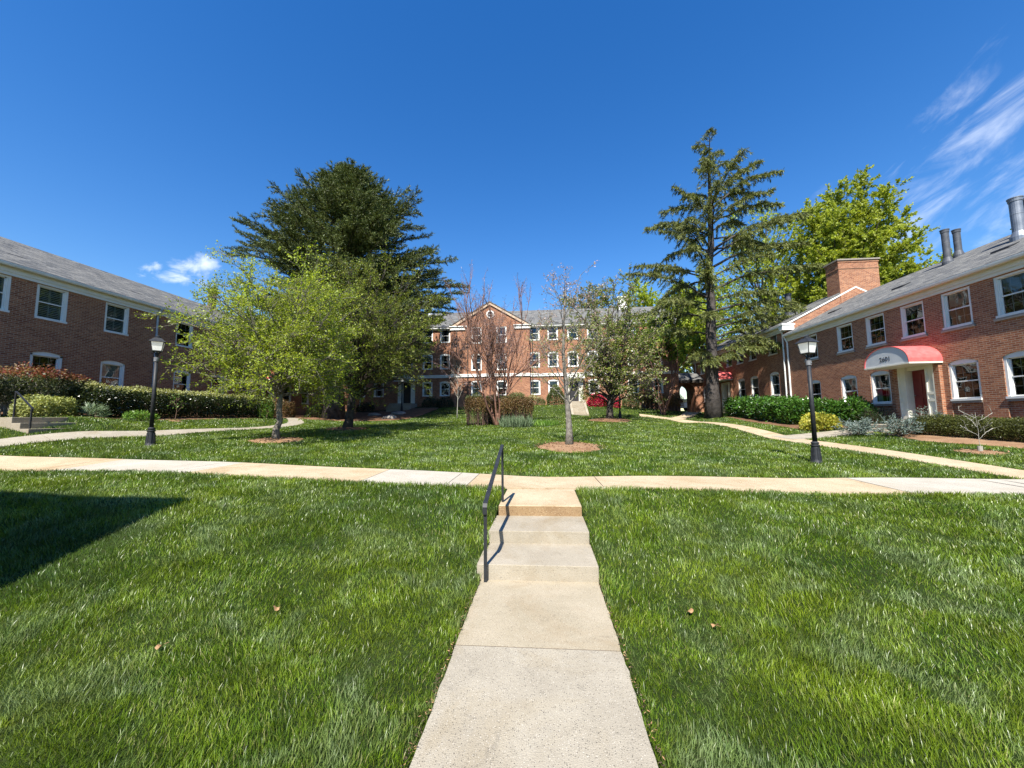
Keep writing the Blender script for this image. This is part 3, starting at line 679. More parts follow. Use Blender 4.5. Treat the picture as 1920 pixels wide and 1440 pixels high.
def entrance(bld, T, u, zf, door_mat='red_door', half=.8, proj=.14, hh=2.22, brick='brick', rec=.2):
    """door between two white panelled boards on a brick projection"""
    def b(mb, u0, u1, w0, w1, z0, z1):
        mb.add([T(uu, ww, zz) for uu in (u0, u1) for ww in (w0, w1) for zz in (z0, z1)], [(0, 1, 3, 2), (4, 6, 7, 5), (0, 4, 5, 1), (2, 3, 7, 6), (0, 2, 6, 4), (1, 5, 7, 3)])
    for s in (-1, 1):
        m = MB(); b(m, u+s*(half+.0), u+s*(half+.22), -.02, proj, zf-.4, zf+hh+.05); m.build('brick_jamb', brick, bld)
    sr = MB(); o = .44
    for s in (-1, 1):
        b(sr, u+s*o, u+s*half, proj-.10, proj-.03, zf, zf+hh)
        for z0, z1 in ((zf, zf+.14), (zf+.72, zf+.82), (zf+1.0, zf+1.1), (zf+hh-.12, zf+hh)): b(sr, u+s*(o+.045), u+s*(half-.045), proj-.03, proj, z0, z1)
        for x0, x1 in ((o, o+.05), (half-.05, half)): b(sr, u+s*x0, u+s*x1, proj-.03, proj, zf, zf+hh)
        b(sr, u+s*o, u+s*(o+.04), -rec, proj-.10, zf, zf+hh)
    b(sr, u-o, u+o, -rec, proj-.1, zf+2.08, zf+hh)
    sr.build('door_surround', 'cream_paint', bld)
    d = MB(); b(d, u-o, u+o, -rec-.05, -rec, zf, zf+2.08)
    for z0, z1 in ((zf+.15, zf+.9), (zf+1.05, zf+1.9)):
        for x0, x1 in ((u-o+.1, u-.04), (u+.04, u+o-.1)): b(d, x0, x1, -rec, -rec+.015, z0, z1)
    dd = d.build('door', door_mat, bld)
    k = MB(); c = T(u+o-.09, -rec+.05, zf+1.0); k.lathe([(.005, c[2]-.03), (.03, c[2]-.015), (.03, c[2]+.015), (.005, c[2]+.03)], c[:2], 8); k.build('handle', 'collar_metal', dd)
    bx_ = MB(); b(bx_, u-half, u+half, -rec, proj+.25, zf-.6, zf-.004); bx_.build('doorstep', 'step_concrete', bld)
def eaves(bld, T, u0, u1, z, over=.27, h=.42, mat='cream_paint', gut='white_paint'):
    """fascia board under the eave and a half round gutter"""
    def b(mb, w0, w1, z0, z1):
        mb.add([T(uu, ww, zz) for uu in (u0, u1) for ww in (w0, w1) for zz in (z0, z1)], [(0, 1, 3, 2), (4, 6, 7, 5), (0, 4, 5, 1), (2, 3, 7, 6), (0, 2, 6, 4), (1, 5, 7, 3)])
    m = MB(); b(m, .004, .06, z-h, z-.10); b(m, .06, .095, z-h+.12, z-.10); b(m, .004, over-.06, z-.10, z-.06); m.build('fascia', mat, bld)
    P = [(over-.06, z-.005), (over-.06, z-.10), (over-.02, z-.125), (over+.03, z-.11), (over+.055, z-.05), (over+.06, z+.005), (over+.045, z+.005), (over+.02, z-.05), (over-.03, z-.08), (over-.045, z-.005)]
    g = MB(); g.prism([T(u0, w, zz) for w, zz in P], tuple(Vector(T(u1, 0, 0))-Vector(T(u0, 0, 0)))); g.build('gutter', gut, bld)

# --- the brick wing on the right with the red door
bR = empty('brick_building', (16, 12, 1), 'two storey brick wing with red door under a red canopy numbered 2601', 'building')
T, rz = frame_of('west', 16.)
U2 = [24.05, 21.47, 19.58, 17.7, 15.92, 14.1, 12.3, 10.5]; L1 = [24.05, 21.47, 19.58, 15.92, 14.1, 12.3, 10.5]
ops = [(u-.535, u+.535, 5.07, 6.50, 0., None) for u in U2] + [(u-.535, u+.535, .6, 3.80, .12, 2.24) for u in L1] + [(17.7-.5, 17.7+.5, 1.5, 3.62, 0., None)]
w = MB(); facade(w, T, 8., 26.3, .3, 6.9, ops)
w.quad((25., 8, .3), (25, 26.3, .3), (25, 26.3, 6.9), (25, 8, 6.9))
w.poly([(16, 8, .3), (25, 8, .3), (25, 8, 6.9), (20.5, 8, 9.3), (16, 8, 6.9)])
w.build('wall', 'brick', bR, fix=False)
for i, u in enumerate(U2): put_window(bR, T, rz, u, 5.07, 1.07, 1.43, 0., {0: None, 4: 'blind', 5: 'blind'}.get(i), mats='white_paint')
for i, u in enumerate(L1): put_window(bR, T, rz, u, 2.24, 1.07, 1.56, .12, {1: 'blind', 2: 'curtain'}.get(i), mats='white_paint')
bx('upper_floor', 'interior', bR, 16.2, 24.9, 8.1, 26.2, 4.55, 4.75); bx('partition', 'interior', bR, 18.6, 18.75, 8.1, 26.2, .6, 6.85)
for u in U2:
    m = MB(); m.box(15.94, 16.1, u-.6, u+.6, 4.94, 5.035); m.build('brick_sill', 'stone_sill', bR)
for u in L1:
    m = MB(); m.box(15.985, 16.08, u-.534, u+.534, 2.12, 2.205); m.build('brick_sill', 'stone_sill', bR)
tri_roof('roof', 'west', 15.7, 20.5, 25.3, 7.7, 26.28, 6.98, 9.50, bR)
eaves(bR, T, 7.7, 26.2, 6.95)
canopy(bR, T, 17.7, 3.82, 1.09, .80, 1.27, 'grey_and_shaded_white')  # white canopy front coloured grey, its shade put into the paint
entrance(bR, T, 17.7, 1.52, hh=2.24, rec=.16)
text_on(bR, '2601', .275, T(17.72, 1.245, 4.0), Matrix(((0, 0, -1), (-1, 0, 0), (0, 1, 0))))
downspout(bR, T, 26.12, 6.9, 1.5, 'white_paint', .25)
for y, x in ((24.05, 17.5), (19.75, 17.5), (15.5, 17.5)): roof_vent(bR, x, y, 7.9, .525, 1)
flue(bR, 19.2, 19.22, 8.75, 10.45, .135, 'flue_metal'); flue(bR, 20.2, 19.7, 9.25, 10.65, .135, 'flue_metal')
flue(bR, 18.6, 15.95, 8.42, 10.12, .175, 'pale_flue'); flue(bR, 19.5, 16.3, 8.9, 10.3, .16, 'flue_metal')

# --- the taller wing behind it
bB = empty('brick_building', (16, 34, 1.6), 'taller brick wing behind the cedar with a broad brick chimney', 'building')
UU = [27.85, 30.45, 32.35, 34.2, 38.0, 39.8]; LL = [27.9, 30.45, 32.35, 37.0, 39.3]
ops = [(u-.535, u+.535, 5.95, 7.36, 0., None) for u in UU] + [(u-.535, u+.535, 1.3, 4.75, .12, 3.1) for u in LL] + [(34.8-.5, 34.8+.5, 2.45, 4.55, 0., None)]
w = MB(); facade(w, T, 26.3, 42.1, .8, 7.65, ops)
w.quad((25., 26.3, .8), (25, 42.1, .8), (25, 42.1, 7.65), (25, 26.3, 7.65))
for y in (26.3, 42.1): w.poly([(16, y, .8), (25, y, .8), (25, y, 7.65), (20.5, y, 10.1), (16, y, 7.65)])
w.build('wall', 'brick', bB, fix=False)
for i, u in enumerate(UU): put_window(bB, T, rz, u, 5.95, 1.07, 1.41, 0., {0: 'shade', 1: 'shade', 2: 'shade', 4: 'blind'}.get(i))
for i, u in enumerate(LL): put_window(bB, T, rz, u, 3.1, 1.07, 1.65, .12, {0: 'curtain', 1: 'shade', 2: 'blind'}.get(i))
bx('upper_floor', 'interior', bB, 16.2, 24.9, 26.5, 42, 5.3, 5.5); bx('partition', 'interior', bB, 18.6, 18.75, 26.5, 42, 1.3, 7.6)
tri_roof('roof', 'west', 15.7, 20.5, 25.3, 26.27, 42.3, 7.72, 10.24, bB)
m = MB()
for a, b in (((15.72, 7.62), (20.5, 10.13)), ((25.28, 7.62), (20.5, 10.13))):
    m.prism([(a[0], 26.262, a[1]-.12), (b[0], 26.262, b[1]-.12), (b[0], 26.262, b[1]-.02), (a[0], 26.262, a[1]-.02)], (0, -.05, 0))
m.build('rake_board', 'white_paint', bB)
eaves(bB, T, 26.3, 42.2, 7.66)
m = MB(); m.box(15.62, 16.35, 25.98, 26.31, 7.28, 7.72); m.box(15.58, 16.40, 25.94, 26.31, 7.6, 7.68); m.build('cornice_return', 'white_paint', bB)
ch = MB(); ch.box(19.53, 22.0, 26.22, 27.35, 8.6, 11.72); ch.box(19.50, 22.03, 26.19, 27.38, 11.3, 11.36); ch.box(19.50, 22.03, 26.19, 27.38, 11.72, 11.86)
ch.build('chimney', 'brick', bB)
bx('chimney_cap', 'stone_sill', bB, 19.44, 22.09, 26.13, 27.44, 11.86, 11.95)
m = MB(); m.box(16.3, 20.4, 26.20, 26.298, 7.0, 7.9); g_ = [(16.25, 26.296, 7.1), (20.5, 26.296, 9.3), (20.5, 26.296, 10.02), (16.25, 26.296, 7.78)]
m = MB(); m.prism(g_, (0, -.03, 0)); m.build('gable_brick', 'brick', bB)
canopy(bB, T, 34.8, 4.82, 1.09, .8, 1.2, 'cream_paint'); entrance(bB, T, 34.8, 2.45, hh=2.2)
downspout(bB, T, 26.55, 7.55, 1.7, 'white_paint', .25); downspout(bB, T, 41.3, 7.55, 5.6, 'white_paint', .25)
flue(bB, 18.6, 30.0, 9.25, 10.9, .2, 'flue_metal'); flue(bB, 19.6, 35.0, 9.8, 11.3, .2, 'flue_metal')
for y in (29., 33., 37.): roof_vent(bB, 17.5, y, 8.66, .525, 1)

# --- the wing on the left, in shade
bL = empty('brick_building', (-20.7, 16, 1.9), 'two storey brick wing in shade under a long grey roof, plain wall toward the lawn', 'building')
T, rz = frame_of('east', -20.7)
U2 = [9.9, 12.5, 14.33, 16.83, 20.4, 23., 25.4, 28., 30.5, 33.]; L1 = [9.9, 12.3, 14.33, 16.83, 20.43, 22.9, 25.2, 29.6, 32.]
ops = [(u-.535, u+.535, 6.02, 7.44, 0., None) for u in U2] + [(u-.535, u+.535, 3.15, 4.66, .11, None) for u in L1] + [(27.3-.5, 27.3+.5, 2.4, 4.5, 0., None)]
w = MB(); facade(w, T, 6., 36.9, 1., 7.86, ops)
w.quad((-29.7, 6, 1), (-29.7, 36.9, 1), (-29.7, 36.9, 7.86), (-29.7, 6, 7.86))
for y in (6., 36.9): w.poly([(-20.7, y, 1), (-29.7, y, 1), (-29.7, y, 7.86), (-25.2, y, 10.2), (-20.7, y, 7.86)])
w.build('wall', 'brick', bL, fix=False)
for i, u in enumerate(U2): put_window(bL, T, rz, u, 6.02, 1.07, 1.42, 0., 'shutter' if i in (1, 2, 3) else None, mats='white_paint', lower=False, cols=2 if i in (1, 2, 3) else 3)
for i, u in enumerate(L1): put_window(bL, T, rz, u, 3.15, 1.07, 1.51, .11, {3: 'shade'}.get(i), mats='white_paint', lower=i not in (2,), cols=3)
bx('upper_floor', 'interior', bL, -29.6, -20.9, 6.2, 36.8, 5.4, 5.6); bx('partition', 'interior', bL, -23.6, -23.45, 6.2, 36.8, 2, 7.8)
tri_roof('roof', 'east', -20.4, -25.2, -30., 5.7, 37.2, 7.90, 10.42, bL)
eaves(bL, T, 5.7, 36.9, 7.87, mat='white_paint')
downspout(bL, T, 18.72, 7.8, 2.1); downspout(bL, T, 35.9, 7.8, 2.4)
for y in (13.85, 18.6): roof_vent(bL, -22.05, y, 8.68, .525, -1)
flue(bL, -24.6, 26.1, 10.0, 11.5, .18, 'rust_flue'); flue(bL, -25.4, 27.2, 10.2, 12.0, .2, 'rust_flue')
canopy(bL, T, 27.3, 4.72, 1.09, .8, 1.2, 'cream_paint'); entrance(bL, T, 27.3, 2.4, brick='brick')

# --- the three storey block across the far end
bC = empty('brick_building', (-4, 37, 2.5), 'three storey orange brick block with a pedimented centre across the far end', 'building')
T, rz = frame_of('south', 37.); T2, _ = frame_of('south', 36.5)
zL, zM, zU = (3.97, 5.42, .10), (6.63, 8.16, .12), (9.28, 10.66, 0.)
XS = [-18.2, -16.3, -11.35, -9.6, -.75, 1.03, 4.85, 6.7, 8.55, 10.76]; XP = [-6.38, -3.92]
ops = []
for x in XS:
    for z in (zL, zM, zU): ops.append((x-.51, x+.51, z[0], z[1], z[2], None))
for x in (2.95, -13.4):
    for z in (zM, zU): ops.append((x-.51, x+.51, z[0], z[1], z[2], None))
    ops.append((x-.5, x+.5, 3.25, 5.3, 0., None))
w = MB(); facade(w, T, -20.68, 12.7, 1.8, 10.75, ops)
ops2 = [(x-.51, x+.51, z[0], z[1], z[2], None) for x in XP for z in ((3.92, 5.4, .1), (6.38, 8.02, .1), (9.02, 10.62, 0.))]
facade(w, T2, -8.88, -1.2, 1.9, 10.75, ops2)
for x in (-8.88, -1.2): w.quad((x, 36.5, 1.9), (x, 37, 1.9), (x, 37, 10.75), (x, 36.5, 10.75))
ap = (-5.04, 36.5, 13.0); w.poly([(-8.88, 36.5, 10.75), (-1.2, 36.5, 10.75), ap])
w.quad((12.7, 37, 1.8), (12.7, 46, 1.8), (12.7, 46, 10.75), (12.7, 37, 10.75)); w.quad((-20.7, 46, 1.8), (12.7, 46, 1.8), (12.7, 46, 10.75), (-20.7, 46, 10.75)); w.poly([(12.7, 37, 10.75), (12.7, 46, 10.75), (12.7, 41.5, 13.4)]); w.quad((-20.7, 37, 1.8), (-20.7, 46, 1.8), (-20.7, 46, 10.75), (-20.7, 37, 10.75))
w.build('wall', 'brick', bC, fix=False)
dr = ['blind', None, 'curtain', 'blind', 'curtain', 'blind', None, 'blind', 'curtain', 'curtain']
for i, x in enumerate(XS):
    for j, z in enumerate((zL, zM, zU)): put_window(bC, T, rz, x, z[0], 1.02, z[1]-z[0], z[2], dr[(i*2+j*3) % 10])
for x in (2.95, -13.4):
    for z in (zM, zU): put_window(bC, T, rz, x, z[0], 1.02, z[1]-z[0], z[2])
for i, x in enumerate(XP):
    for j, z in enumerate(((3.92, 5.4, .1), (6.38, 8.02, .1), (9.02, 10.62, 0.))): put_window(bC, T2, rz, x, z[0], 1.02, z[1]-z[0], z[2], ['curtain', 'blind', None][(i+j*2) % 3] if (i, j) != (1, 1) else 'shade')
for z in (5.75, 8.5): bx('upper_floor', 'interior', bC, -20.5, 12.5, 37.2, 45.8, z, z+.2)
bx('partition', 'interior', bC, -20.5, 12.5, 39.6, 39.75, 2, 10.7)
m = MB()                                                          # main roof, ridge along X
m.prism([(-20.9, 36.7, 10.80), (-20.9, 41.5, 13.55), (-20.9, 46.3, 10.80), (-20.9, 46.3, 10.70), (-20.9, 41.5, 13.45), (-20.9, 36.7, 10.70)], (33.8, 0, 0))
rf = m.build('roof', 'shingles', bC)
m = MB()                                                          # cross gable behind the pediment
m.prism([(-9.1, 36.32, 10.74), ap[:1]+(36.32, 13.14), (-.98, 36.32, 10.74), (-.98, 36.32, 10.66), (ap[0], 36.32, 13.05), (-9.1, 36.32, 10.66)], (0, 5.2, 0)); m.build('pediment_roof', 'shingles', bC)
m = MB()
for a in (-9.0, -1.08):
    s = 1 if a < -5 else -1
    m.prism([(a, 36.47, 10.66), (ap[0], 36.47, 13.03), (ap[0], 36.47, 12.80), (a+s*.05, 36.47, 10.45)], (0, -.1, 0))
m.build('rake_board', 'tan_paint', bC)
for a, b in ((-9.02, -7.3), (-2.75, -1.06)):
    m = MB(); m.box(a, b, 36.28, 36.497, 10.66, 10.74); m.box(a+.06, b-.04, 36.38, 36.497, 10.36, 10.659); m.build('cornice_return', 'white_paint', bC)
for a, b in ((-20.6, -8.9), (-1.18, 12.7)):
    m = MB(); m.box(a, b, 36.93, 36.997, 10.50, 10.72); m.box(a, b, 36.72, 36.9299, 10.62, 10.72); m.build('cornice', 'white_paint', bC)
m = MB()
for a, b, y in ((-12.3, -8.9, 37.), (-1.18, 12.72, 37.), (-8.9, -1.18, 36.5)): m.box(a, b, y-.10, y-.003, 5.74, 6.02); m.box(a-.0, b, y-.13, y-.10, 5.93, 6.02)
m.build('stone_band', 'white_paint', bC)
m = MB()
oc = Vector((-5.0, 36.5, 11.85))
for k in range(20):
    a0, a1 = 2*math.pi*k/20, 2*math.pi*(k+1)/20; f = lambda a, r, y: (oc.x+r*math.cos(a), oc.y+y, oc.z+r*math.sin(a))
    m.add([f(a0, .27, -.06), f(a1, .27, -.06), f(a1, .4, -.06), f(a0, .4, -.06), f(a0, .27, 0), f(a1, .27, 0), f(a1, .4, 0), f(a0, .4, 0)], [(0, 1, 2, 3), (0, 4, 5, 1), (3, 2, 6, 7)])
m.box(oc.x-.012, oc.x+.012, 36.45, 36.485, oc.z-.27, oc.z+.27); m.box(oc.x-.27, oc.x+.27, 36.451, 36.484, oc.z-.012, oc.z+.012)
ow = m.build('round_window', 'white_paint', bC, fix=False)
m = MB(); m.poly([(oc.x+.28*math.cos(2*math.pi*k/20), 36.49, oc.z+.28*math.sin(2*math.pi*k/20)) for k in range(20)]); m.build('pane', 'dark_door', ow, fix=False)
for u in (2.95, -13.4): entrance(bC, T, u, 3.25, 'dark_door', half=.86, hh=2.15, brick='brick', proj=.18)
m = MB(); m.prism([(-14.55, 36.995, 5.42), (-12.25, 36.995, 5.42), (-13.4, 36.995, 6.15)], (0, -.75, 0)); m.build('door_hood', 'grey_and_shaded_white', bC)
bx('door_hood', 'white_paint', bC, 1.95, 3.95, 36.3, 36.99, 5.42, 5.66)
downspout(bC, T, -18.15, 10.5, 3., 'grey_and_shaded_white', .2); downspout(bC, T, -7.0-.0, 10.4, 3., 'brick', .2) if False else None
m = MB(); m.box(-7.25, -7.18, 36.41, 36.47, 3., 10.4); m.box(-8.35, -8.28, 36.41, 36.47, 6.0, 10.3); m.box(-1.0, -.92, 36.9, 36.96, 3, 10.4); m.build('downspout', 'dark_bark', bC)
flue(bC, -12.1, 40.2, 12.9, 14.3, .13, 'grey_and_shaded_white')
m = MB(); m.box(8.1, 9.0, 40.6, 41.5, 12.4, 14.35); m.box(8.03, 9.07, 40.53, 41.57, 14.35, 14.5); m.build('chimney', 'white_paint', bC)

# --- the brick archway that joins the far block to the right wing
bA = empty('brick_archway', (14.4, 40, 2.), 'small brick archway with a slate roof joining two buildings', 'archway')
m = MB(); n = 12; xa, xb, zs, ra = 13.75, 15.25, 4.25, .75
for y in (39.9, 42.3):
    m.quad((12.72, y, 1.7), (xa, y, 1.7), (xa, y, 5.35), (12.72, y, 5.35)); m.quad((xb, y, 1.7), (16., y, 1.7), (16., y, 5.35), (xb, y, 5.35))
P = [(14.5-ra*math.cos(math.pi*k/n), zs+ra*math.sin(math.pi*k/n)) for k in range(n+1)]
for (a, c), (b, d) in zip(P[:-1], P[1:]):
    for y in (39.9, 42.3): m.quad((a, y, c), (b, y, d), (b, y, 5.35), (a, y, 5.35))
    m.quad((a, 39.9, c), (b, 39.9, d), (b, 42.3, d), (a, 42.3, c))
for x in (xa, xb): m.quad((x, 39.9, 1.7), (x, 42.3, 1.7), (x, 42.3, zs), (x, 39.9, zs))
m.build('wall', 'brick', bA, fix=False)
m = MB(); m.prism([(12.72, 39.55, 5.42), (12.72, 41.1, 6.25), (12.72, 42.6, 5.42), (12.72, 42.6, 5.32), (12.72, 39.55, 5.32)], (3.27, 0, 0)); m.build('roof', 'shingles', bA)
bx('fascia', 'dark_bark', bA, 12.74, 15.98, 39.6, 39.89, 5.1, 5.31)
m = MB(); m.tube([(13.0, 39.8, 5.3), (13.0, 39.8, 2.1)], .06, 8); m.build('downspout', 'white_paint', bA)
bx('paved_floor', 'concrete', bA, 13.3, 15.6, 39.3, 43, 1.5, 2.12)

# --- the wing beside the camera whose shadow lies on the lawn
bS = empty('brick_building', (-12, -6, 0), 'brick building left of the front walk, nearest the viewer, shading the lawn corner', 'building')
T, rz = frame_of('east', -5.98)
ops = [(u-.535, u+.535, z, z+1.45, 0., None) for u in (-3., -6, -9, -12) for z in (1.4, 4.4)]
w = MB(); facade(w, T, -14., -.05, -.6, 6.6, ops)
w.quad((-22, -.05, -.6), (-5.98, -.05, -.6), (-5.98, -.05, 6.6), (-22, -.05, 6.6)); w.quad((-22, -14, -.6), (-5.98, -14, -.6), (-5.98, -14, 6.6), (-22, -14, 6.6)); w.quad((-22, -14, -.6), (-22, -.05, -.6), (-22, -.05, 6.6), (-22, -14, 6.6))
w.build('wall', 'brick', bS, fix=False)
for u in (-3., -6, -9, -12):
    for z in (1.4, 4.4): put_window(bS, T, rz, u, z, 1.07, 1.45)
bx('partition', 'interior', bS, -8, -7.8, -13.8, -.6, -.5, 6.5)
bx('cornice', 'white_paint', bS, -22.15, -5.85, -14.15, .08, 6.6, 6.95); bx('roof', 'shingles', bS, -22, -5.93, -14.05, .0, 6.95, 7.05)
# ------------------------------------------------------------------ vegetation
def rv(s=1.): return rng.normal(0, s, 3)
def nrm(v): return v/max(1e-9, np.linalg.norm(v))
def bez(a, c, b, n):
    u = np.linspace(0, 1, n)[:, None]; return (1-u)**2*a+2*u*(1-u)*c+u*u*b
def wig(P, k):
    P = P.copy(); P[1:-1] += rng.normal(0, k, (len(P)-2, 3)); return P
def plant(name, base, label, cat, group=None): return empty(name, base, label, cat, group)
def mulch_ring(base, r, mat='mulch', depth=.07, label=None):
    mb = MB(); n = 40; rings = 6; x, y = base[:2]; vs = [(x, y, tz(x, y)+depth)]; ph = rng.uniform(0, 6, 3)
    for i in range(1, rings+1):
        for k in range(n):
            a = 2*math.pi*k/n; rr = r*i/rings*(1+.09*math.sin(2*a+ph[0])+.05*math.sin(5*a+ph[1]))
            px, py = x+rr*math.cos(a), y+rr*math.sin(a); vs.append((px, py, tz(px, py)+depth*(1-(i/rings)**2)+(.004 if i < rings else -.03)+rng.uniform(-.008, .012)*(i < rings)))
    fs = [(0, 1+k, 1+(k+1) % n) for k in range(n)]
    for i in range(1, rings):
        o, p = 1+(i-1)*n, 1+i*n; fs += [(o+k, p+k, p+(k+1) % n, o+(k+1) % n) for k in range(n)]
    mb.add(vs, fs)
    m = mb.build('mulch_bed', [mat], None, smooth=True, fix=False); tag(m, kind='structure')
    # loose chips
    c = int(340*r*r) if mat == 'mulch' else int(120*r*r); a = rng.uniform(0, 2*math.pi, c); q = r*np.sqrt(rng.uniform(0, 1, c))*1.04
    P = np.stack([x+q*np.cos(a), y+q*np.sin(a)], -1); Z = terrain(P[:, 0], P[:, 1])+depth*(1-(q/r)**2)+.012
    D = rng.normal(0, 1, (c, 3)); D[:, 2] *= .25
    ch = leaves('bark_chips', np.column_stack([P, Z]), D, .075, .035, 'mulch', None, .1, 2.); tag(ch, kind='stuff', label='loose bark chips on the mulch', cat=None)
    attach(ch, m); MULCH.append((x, y, r*.93)); return m
MULCH = []
def branchy(base, trunk_top, r_base, r_top, limbs, sub_n, sub_len, twig_n, twig_len, env, leaf_pts, up_bias=.25, fork=None, bark_sides=8, wob=.03, sub_r=.012, twig_r=.005, trunk_pts=None, limb_r=.5):
    """trunk, limbs reaching for points of the crown, sub-branches and twigs; returns (MB, leaf points, leaf dirs)"""
    mb = MB(); base = np.array(base, float); top = np.array(trunk_top, float)
    tp = wig(bez(base, (base+top)/2+rv(.06), top, 8), wob) if trunk_pts is None else np.array(trunk_pts, float)
    k = np.linspace(0, 1, len(tp)); rad = r_base*(1-k)+r_top*k; rad[0] *= 1.45; rad[1] *= 1.08
    tp[0][2] -= .12; mb.tube(tp, rad, bark_sides+2)
    LP, LD = [], []
    for (t0, target) in limbs:
        j = t0*(len(tp)-1); i = min(int(j), len(tp)-2); s = tp[i]+(tp[i+1]-tp[i])*(j-i); e = np.array(target, float); L = np.linalg.norm(e-s)
        c = s+(e-s)*.45+np.array((0, 0, L*up_bias))+rv(L*.05); P = wig(bez(s, c, e, 9), L*.014)
        r1 = max(min(.012, r_base*.5), (r_base*(1-t0)+r_top*t0)*limb_r*min(1., .35+L/6)); mb.tube(P, np.linspace(r1, .008, 9), 6)
        ns = max(2, int(sub_n*(.4+L/4)))
        for q in range(ns):
            u = .22+.78*(q+rng.uniform(0, 1))/ns; j2 = min(u*8, 7.999); i2 = int(j2); a = P[i2]+(P[i2+1]-P[i2])*(j2-i2); td = nrm(P[i2+1]-P[i2])
            d = nrm(td*.75+rv(.62)+np.array((0, 0, .18))); l = sub_len*rng.uniform(.5, 1.15)*(1.15-.45*u); b = a+d*l
            P2 = wig(bez(a, a+d*l*.5+np.array((0, 0, l*.10))+rv(l*.06), b, 5), l*.02); mb.tube(P2, np.linspace(min(sub_r, r1*.6), .004, 5), 4, cap=False)
            for w in range(twig_n):
                v = rng.uniform(.25, 1.); j3 = min(v*4, 3.999); i3 = int(j3); a3 = P2[i3]+(P2[i3+1]-P2[i3])*(j3-i3); d3 = nrm(nrm(P2[i3+1]-P2[i3])*.7+rv(.6)+np.array((0, 0, .1))); l3 = twig_len*rng.uniform(.5, 1.2)
                P3 = np.array([a3, a3+d3*l3*.5+rv(l3*.05), a3+d3*l3]); mb.tube(P3, [twig_r, twig_r*.8, twig_r*.5], 3, cap=False)
                f = rng.uniform(0.1, 1.05, leaf_pts)[:, None]; LP.append(a3+d3*l3*f+rng.normal(0, .035, (leaf_pts, 3))); LD.append(np.repeat(d3[None]+np.array((0, 0, .1)), leaf_pts, 0))
    return mb, np.concatenate(LP) if LP else np.zeros((0, 3)), np.concatenate(LD) if LD else np.zeros((0, 3))
def dome_targets(c, rx, ry, zlo, zhi, n, inner=.55, low_pull=1.):
    """points spread through a rounded crown"""
    o = []
    for i in range(n):
        a = i*2.39996+rng.uniform(-.3, .3); h = (i+.5)/n; z = zlo+(zhi-zlo)*h
        w = math.sqrt(max(.02, 1-(abs(h-.42)/.62)**2.3)); q = rng.uniform(inner, 1.)**.6*w
        o.append((h, np.array((c[0]+rx*q*math.cos(a), c[1]+ry*q*math.sin(a), z))))
    return o
def leafy_tree(base, h, label, rx, ry, c, zlo, zhi, nl, mats, leaf, fork=.55, trunk_h=1.7, r=(.13, .09), bark='grey_bark', name='leafy_tree', sub=6, subl=1.1, tw=4, twl=.5, lp=4, ub=.2, cat='tree', group=None, jit=.7, trunk_top=None, wob=.03, flat=.6):
    t = plant(name, base, label, cat, group); z0 = base[2]
    tg = [(fork+(1-fork)*k*.98, p) for k, p in dome_targets(c, rx, ry, z0+zlo, z0+zhi, nl)]
    top = trunk_top or (c[0]*.4+base[0]*.6, c[1]*.4+base[1]*.6, z0+trunk_h)
    mb, P, D = branchy(base, top, r[0], r[1], tg, sub, subl, tw, twl, None, lp, ub, wob=wob)
    mb.build('trunk', bark, t, smooth=True, fix=False)
    n = len(P); mi = (rng.uniform(0, 1, n) > .62).astype(int) if len(mats) > 1 else None
    leaves('crown', P, D, leaf[0], leaf[1], mats, t, jit, flat, mi); return t
def B(x, y): return (x, y, tz(x, y))
# the two bright spring trees on the left lawn
mulch_ring((-9.02, 12.44), .85, 'mulch')
leafy_tree(B(-9.02, 12.44), 6, 'bright green spring tree with a slim grey trunk, nearest the left lamp', 2.75, 2.7, (-8.95, 12.5), 1.4, 5.9, 44, ['spring_leaf', 'spring_leaf_deep'], (.062, .038), .62, 2.5, (.105, .075), sub=12, subl=1.25, tw=7, twl=.5, lp=16, ub=.12, flat=1.3)
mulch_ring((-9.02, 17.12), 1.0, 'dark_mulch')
leafy_tree(B(-9.02, 17.12), 7.6, 'darker spreading spring tree with a forked trunk in front of the big cedar', 3.4, 3.3, (-8.15, 17.2), 1.9, 7.6, 40, ['dim_leaf', 'spring_leaf_deep'], (.07, .042), .5, 2.6, (.19, .13), sub=11, subl=1.45, tw=6, twl=.55, lp=15, ub=.14, bark='dark_bark', flat=1.2)
# the thin tree by the front walk: straight leader, steep limbs, only half in leaf
mulch_ring((.84, 13.13), 1.2, 'mulch', .09)
b = B(.84, 13.13); t = plant('sparse_tree', b, 'thin half bare tree with a straight spotted trunk in a bark mulch ring', 'tree')
TP = [(b[0]+dx, b[1]+dy, b[2]+dz) for dx, dy, dz in ((0, 0, 0), (.02, 0, .5), (.0, .02, 1.1), (-.04, .03, 1.75), (-.08, .0, 2.4), (-.12, .02, 3.1), (-.10, .05, 3.9), (-.05, .03, 4.7), (0, 0, 5.4))]
lim = []
for i in range(30):
    a = i*2.4+.4; u = .30+.68*i/30; z = 5.6 if i > 22 else rng.uniform(1.2, 2.4)+u*3.5; q = rng.uniform(.8, 1.75)*(1.15-.75*max(0, u-.45)/.55)
    lim.append((u, np.array((b[0]-.05+q*math.cos(a)*1.0, b[1]+q*math.sin(a), b[2]+z+rng.uniform(-.3, .5)))))
mb, P, D = branchy(b, None, .115, .02, lim, 6, .8, 4, .3, None, 6, .02, trunk_pts=TP, sub_r=.009, twig_r=.004, limb_r=.42)
mb.build('trunk', 'grey_bark', t, smooth=True, fix=False)
k = (P[:, 2] < b[2]+5.0) & (rng.uniform(0, 1, len(P)) < .9); kt = P[:, 2] > b[2]+4.2; P, D, kt = P[k | kt], D[k | kt], kt[k | kt]
